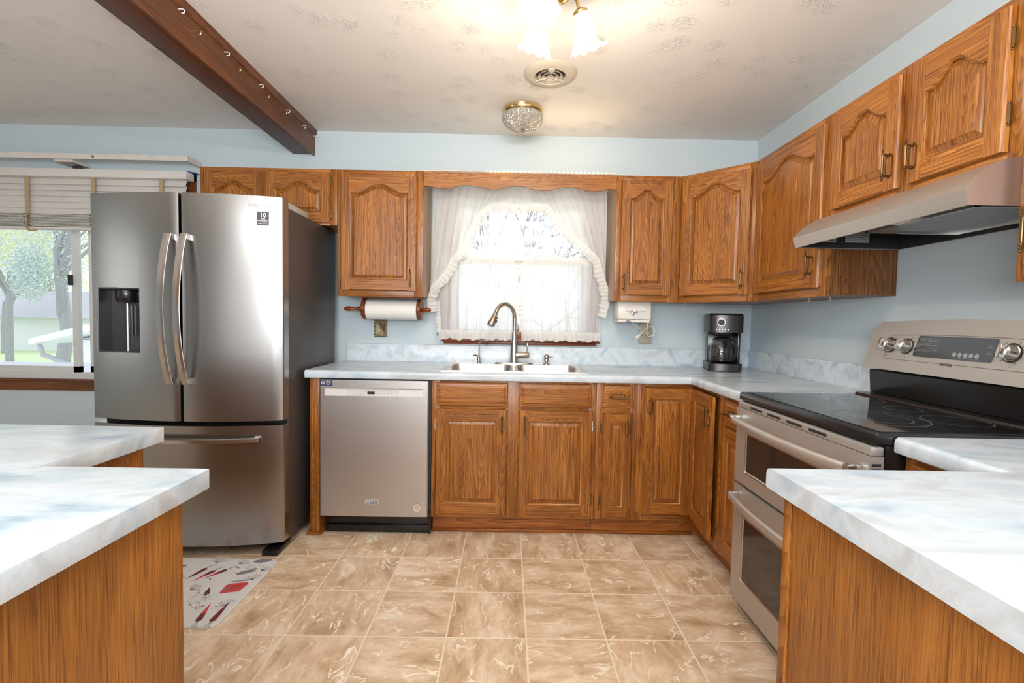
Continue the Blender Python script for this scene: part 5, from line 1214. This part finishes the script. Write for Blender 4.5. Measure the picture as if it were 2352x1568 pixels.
# chandelier cluster
CX, CY = 0.572, -1.60
t = thing('cluster_ceiling_light', 'lit ceiling light with brass body and tulip glass shades at the top of the frame', 'ceiling light', (CX, CY, H))
m_ = MB(); m_.X = T_(CX, CY, H); m_.lathe([(0.075, -0.001), (0.080, -0.008), (0.060, -0.022), (0.030, -0.035), (0.022, -0.090), (0.042, -0.115), (0.045, -0.135), (0.028, -0.155), (0.010, -0.168)], 32); part('brass_body', m_, BRIGHTB, t, smooth=40)
for ang in (125, 40, 238):
    a = radians(ang); ux, uy = cos(a), sin(a)
    P = lambda r_, z_: (CX+ux*r_, CY+uy*r_, H+z_)
    m_ = MB(); m_.tube([P(0.03, -0.125), P(0.055, -0.117), P(0.080, -0.125), P(0.093, -0.150)], 0.006, 8)
    hold = Vector(P(0.093, -0.150)); tilt = radians(26)
    # local -z points down the shade axis: down and outwards
    Q = Matrix.Translation(hold) @ Matrix.Rotation(a, 4, 'Z') @ Matrix.Rotation(-tilt, 4, 'Y') @ Matrix.Scale(1.1, 4)
    m_.X = Q; m_.lathe([(0.010, 0.004), (0.024, -0.004), (0.026, -0.022), (0.022, -0.024)], 18)
    ar = part('arm', m_, BRIGHTB, t, smooth=40)
    m_ = MB(); n = 64; L = []
    for r_, z_ in ((0.025, -0.012), (0.029, -0.030), (0.034, -0.055), (0.041, -0.080), (0.050, -0.100), (0.060, -0.114)):
        w_ = 0.0 if z_ > -0.06 else (-z_-0.06)/0.054
        L.append([((r_*(1+0.055*w_*sin(10*2*pi*k/n)))*cos(2*pi*k/n), (r_*(1+0.055*w_*sin(10*2*pi*k/n)))*sin(2*pi*k/n), z_+0.004*w_*cos(10*2*pi*k/n)) for k in range(n)])
    m_.loops(L, cap0=False, cap1=False)
    sd = link('glass_shade', mesh('glass_shade', m_, LIT, 60), t); sd.matrix_local = WM[t.name].inverted() @ Q; WM[sd.name] = Q
    m_ = MB(); m_.sphere((0, 0, -0.070), 0.020, 12, 8, 1.3); bu = link('bulb', mesh('bulb', m_, BULB, 60), sd)
    lp = bpy.data.lights.new('lamp_glow', 'POINT'); lp.energy = 6.5; lp.color = (1, 0.86, 0.66); lp.shadow_soft_size = 0.03
    lo = bpy.data.objects.new('lamp_glow', lp); C.objects.link(lo); lo.location = Q @ Vector((0, 0, -0.155))

# ---------------------------------------------------------------- floor mat
t = thing('kitchen_mat', 'pale kitchen mat with vegetable and utensil print in front of the refrigerator', 'mat', (-1.1, -1.17, 0))
MX0, MX1, MY0, MY1 = -1.46, -0.702, -1.438, -0.905
m_ = MB(); m_.loops([rrect(MX0, MX1, MY0, MY1, 0.035, 0.0005), rrect(MX0, MX1, MY0, MY1, 0.035, 0.007), rrect(MX0+0.005, MX1-0.005, MY0+0.005, MY1-0.005, 0.033, 0.011)])
pm = MB(); pm.v = m_.v; pm.f = m_.f; pm.m = [4]*len(m_.f); Zp = 0.0113
def disc(cx, cy, a, b, rot, mi, n=14):
    global Zp; Zp += 0.000002; pm.mi = mi; c_, s_ = cos(rot), sin(rot)
    pm.put([(cx+a*cos(2*pi*k/n)*c_-b*sin(2*pi*k/n)*s_, cy+a*cos(2*pi*k/n)*s_+b*sin(2*pi*k/n)*c_, Zp) for k in range(n)], [tuple(range(n))])
def quadl(x0, y0, x1, y1, wd, mi):
    global Zp; Zp += 0.000002; pm.mi = mi; d = Vector((x1-x0, y1-y0)); n_ = Vector((-d.y, d.x)).normalized()*wd/2
    pm.put([(x0+n_.x, y0+n_.y, Zp), (x1+n_.x, y1+n_.y, Zp), (x1-n_.x, y1-n_.y, Zp), (x0-n_.x, y0-n_.y, Zp)], [(0, 1, 2, 3)])
def carrot(x, y, ln, rot, m0, m1):
    c_, s_ = cos(rot), sin(rot)
    def g(u, v): return (x+u*c_-v*s_, y+u*s_+v*c_, Zp)
    pm.mi = m0; pm.put([g(0, 0.012), g(-0.006, 0), g(0, -0.012), g(ln*0.4, -0.010), g(ln*0.4, 0.010)], [(0, 1, 2, 3, 4)])
    pm.mi = m1; pm.put([g(ln*0.4, 0.010), g(ln*0.4, -0.010), g(ln, 0)], [(0, 1, 2)])
    for k in (-1, 0, 1): quadl(x, y, x-0.045*c_+k*0.012*s_, y-0.045*s_+k*0.012*c_, 0.0015, 3)
def dill(x, y, rot, s_=0.04):
    for k in range(9):
        a = rot-1.1+2.2*k/8; quadl(x, y, x+s_*cos(a), y+s_*sin(a), 0.0012, 3); disc(x+s_*cos(a), y+s_*sin(a), 0.0022, 0.0022, 0, 3, 6)
# materials: 0 maroon 1 red 2 grey 3 ink
carrot(-0.905, -1.02, 0.10, -2.2, 0, 1); carrot(-0.955, -1.03, 0.10, -2.0, 0, 1); carrot(-1.005, -1.01, 0.10, -1.9, 0, 0)
carrot(-0.79, -1.40, 0.12, 1.75, 0, 1); carrot(-0.735, -1.40, 0.13, 1.6, 0, 0); carrot(-0.870, -1.22, 0.06, 1.9, 0, 0)
pm.mi = 1; pm.put([(-0.82, -1.215, Zp), (-0.745, -1.195, Zp), (-0.735, -1.135, Zp), (-0.745, -1.120, Zp), (-0.815, -1.135, Zp), (-0.828, -1.15, Zp)], [(0, 1, 2, 3, 4, 5)])
for k in range(4): quadl(-0.808, -1.185+k*0.010, -0.76, -1.172+k*0.010, 0.002, 3)
pm.mi = 2; pm.put([(-0.82, -1.125, Zp), (-0.752, -1.108, Zp), (-0.752, -1.100, Zp), (-0.82, -1.115, Zp)], [(0, 1, 2, 3)])
for x, y, r_ in ((-0.80, -1.035, 0.5), (-0.775, -0.93, 0.2), (-1.15, -1.0, 0.4), (-1.2, -1.3, 0.9)):
    disc(x, y, 0.042, 0.017, r_, 2)
for x, y, r_ in ((-0.99, -0.955, 1.5), (-0.87, -0.965, 1.2), (-0.735, -1.02, 1.0), (-0.74, -1.30, 2.2), (-0.735, -1.10, 2.0), (-0.96, -1.19, 1.0), (-1.0, -1.34, 0.8), (-1.1, -1.1, 1.5), (-1.25, -1.15, 1.5), (-1.3, -0.98, 1.1), (-1.15, -1.36, 1.3)): dill(x, y, r_)
for k in range(26):
    x, y = random.uniform(-1.42, -0.74), random.uniform(-1.41, -0.93); disc(x, y, 0.011, 0.004, random.uniform(0, 3), 2, 8)
for k in range(40):
    cx, cy = random.choice(((-0.74, -1.08), (-0.85, -1.05), (-0.86, -1.32), (-0.76, -1.33), (-1.1, -1.2), (-1.3, -1.1))); disc(cx+random.gauss(0, 0.015), cy+random.gauss(0, 0.015), 0.0022, 0.0022, 0, 1, 6)
o_ = [(-0.895, -1.29), (-0.86, -1.27), (-0.845, -1.235), (-0.87, -1.215), (-0.91, -1.235), (-0.915, -1.27)]
for a, b in zip(o_, o_[1:]+o_[:1]): quadl(*a, *b, 0.0018, 2)
quadl(-0.862, -1.275, -0.838, -1.325, 0.0018, 2); quadl(-0.870, -1.28, -0.846, -1.330, 0.0018, 2); quadl(-0.838, -1.325, -0.846, -1.330, 0.0018, 2)
o_ = [(-0.815, -0.985), (-0.77, -0.965), (-0.765, -0.985), (-0.785, -1.005), (-0.815, -1.005)]
for a, b in zip(o_, o_[1:]+o_[:1]): quadl(*a, *b, 0.0018, 2)
part('cushion', pm, [MARO, REDP, GREYP, INK, MATW], t)

# ---------------------------------------------------------------- outside
struct('ground', MB().box(-60, 50, 6.0, 90, -2.2, -2.1), GRASS)
solo('driveway', MB().box(-40, -14, 11.5, 20.0, -2.099, -2.09), DRIVE, 'pale drive crossing the lawn outside the left window', 'driveway', loc=(-25, 15, -2.099))
def leaves(m_, c, R_, n, s=0.16):
    for k in range(n):
        d = Vector((random.gauss(0, 1), random.gauss(0, 1), random.gauss(0, 1))).normalized()*random.random()**0.4
        p = Vector(c)+Vector((d.x*R_[0], d.y*R_[1], d.z*R_[2])); a = Vector((random.gauss(0, 1), random.gauss(0, 1), random.gauss(0, 1))).normalized(); b = a.orthogonal().normalized()
        a *= s*random.uniform(0.5, 1); b *= s*random.uniform(0.5, 1); m_.put([p-a, p+b*0.6, p+a, p-b*0.6], [(0, 1, 2, 3)])
def branches(m_, p, d, ln, r, depth):
    p = Vector(p); d = Vector(d).normalized(); q = p+d*ln; mid = p+d*ln*0.5+Vector((random.gauss(0, 0.04), random.gauss(0, 0.04), 0))*ln
    m_.tube([p, mid, q], [r, r*0.85, r*0.66], 6)
    if depth: 
        for k in range(3 if depth > 1 else 2):
            nd = (d+Vector((random.gauss(0, 0.55), random.gauss(0, 0.45), random.gauss(0.08, 0.35)))).normalized(); branches(m_, q-d*ln*random.uniform(0, 0.35), nd, ln*random.uniform(0.6, 0.8), r*0.58, depth-1)
def tree(x, y, h_, label, crown, lm, n, z0=-2.1, dep=3, tr=0.22, s=0.16):
    t = thing('tree', label, 'tree', (x, y, z0))
    m_ = MB(); branches(m_, (x, y, z0), (0.03, 0, 1), h_, tr, dep); part('trunk', m_, BARK, t, smooth=60)
    if n:
        m_ = MB()
        for c, R_ in crown: leaves(m_, c, R_, n, s)
        part('crown', m_, lm, t)
tree(-30.4, 26.5, 6.0, 'slim tree on the lawn with bare lower trunk at the far left', [((-30.4, 26.5, 7.0), (4.0, 1.6, 3.6)), ((-28.4, 26, 5.4), (1.6, 1.2, 2.6))], LEAF, 4200, s=0.085, dep=4)
tree(-24.0, 23.0, 4.6, 'leaning tree with thick trunk right of the slim lawn tree', [((-23.8, 22.5, 5.4), (2.2, 1.4, 3.4)), ((-24.6, 22, 3.2), (1.0, 0.8, 1.6))], LEAFB, 3200, tr=0.34, s=0.075, dep=4)
tree(-38.5, 34, 4.0, 'bluish bushy tree behind the slim lawn tree', [((-38.5, 34, 6.5), (2.6, 2, 4.4))], LEAFB, 4500, s=0.12)
tree(-52, 52, 7.0, 'tall pale green tree filling the far background', [((-52, 52, 9), (9, 2, 9.5))], LEAF, 8000, s=0.2)
tree(-33.5, 44, 7.0, 'tall loose pale tree behind the neighbour house', [((-33.5, 47, 9), (6, 1.5, 7.5))], LEAF, 5000, s=0.18)
for i, (x, y, lb) in enumerate(((0.7, 9.0, 'bare branching tree outside the left of the sink window'), (2.6, 15.0, 'bare branching tree outside the right of the sink window'))):
    t = thing('bare_tree', lb, 'tree', (x, y, -2.1)); m_ = MB(); branches(m_, (x, y, -2.1), (0.1, 0, 1), 2.9, 0.075, 6); part('trunk', m_, PTWIG, t, smooth=60)
m_ = MB(); X0 = 0.0
for z in (2.57, 2.83): m_.box(-0.6, 1.9, 4.95, 4.998, z, z+0.07)
for x in (-0.6, 1.0, 1.8): m_.box(x, x+0.09, 5.0, 5.12, -2.1, 3.3)
m_.box(-0.8, 2.1, 4.9, 5.2, 3.3, 3.4)
solo('pergola', m_, SIDING, 'white timber frame with cross rails standing outside the sink window', 'pergola', loc=(0, 5, -2.1))
# neighbour house and garage
t = thing('house', 'white neighbour house with pale roof beyond the lawn', 'house', (-42, 38, -2.1))
part('wall', MB().box(-47, -34.5, 37, 42.5, -2.1, 0.7), SIDING, t); part('roof', MB().prism([(36.0, 0.7), (39.7, 3.0), (43.4, 0.7)], 'x', -48, -33.5), ROOF, t)
t = thing('garage', 'white gabled outbuilding with gutter and downpipe close outside the left window', 'outbuilding', (-7.0, 7, -2.1))
part('wall', MB().box(-9.30, -5.0, 7.5, 11.5, -2.1, 0.60), SIDING, t)
m_ = MB(); m_.prism([(-9.80, 0.50), (-9.80, 0.62), (-5.0, 1.95), (-5.0, 1.66)], 'y', 7.0, 11.8); part('roof', m_, SIDING, t, label='white gable roof edge')
m_ = MB(); m_.tube([(-9.66, 7.1, 0.50), (-9.64, 7.15, 0.28), (-9.25, 7.35, 0.06), (-9.20, 7.42, -0.08), (-9.20, 7.42, -1.6)], 0.05, 8); part('downpipe', m_, simple('grey_downpipe', (0.42, 0.42, 0.45), 0.6), t, smooth=40)
t = thing('porch_roof', 'low pale shingled roof just below the left window', 'roof', (-4, 3, 0.2))
part('shingles', MB().prism([(0.15, 0.64), (5.5, 0.28), (5.5, 0.18), (0.15, 0.54)], 'x', -11, -1.6), ROOF, t)
part('ridge_cap', MB().prism([(5.45, 0.30), (5.62, 0.27), (5.62, 0.13), (5.45, 0.17)], 'x', -11, -1.6), SIDING, t)
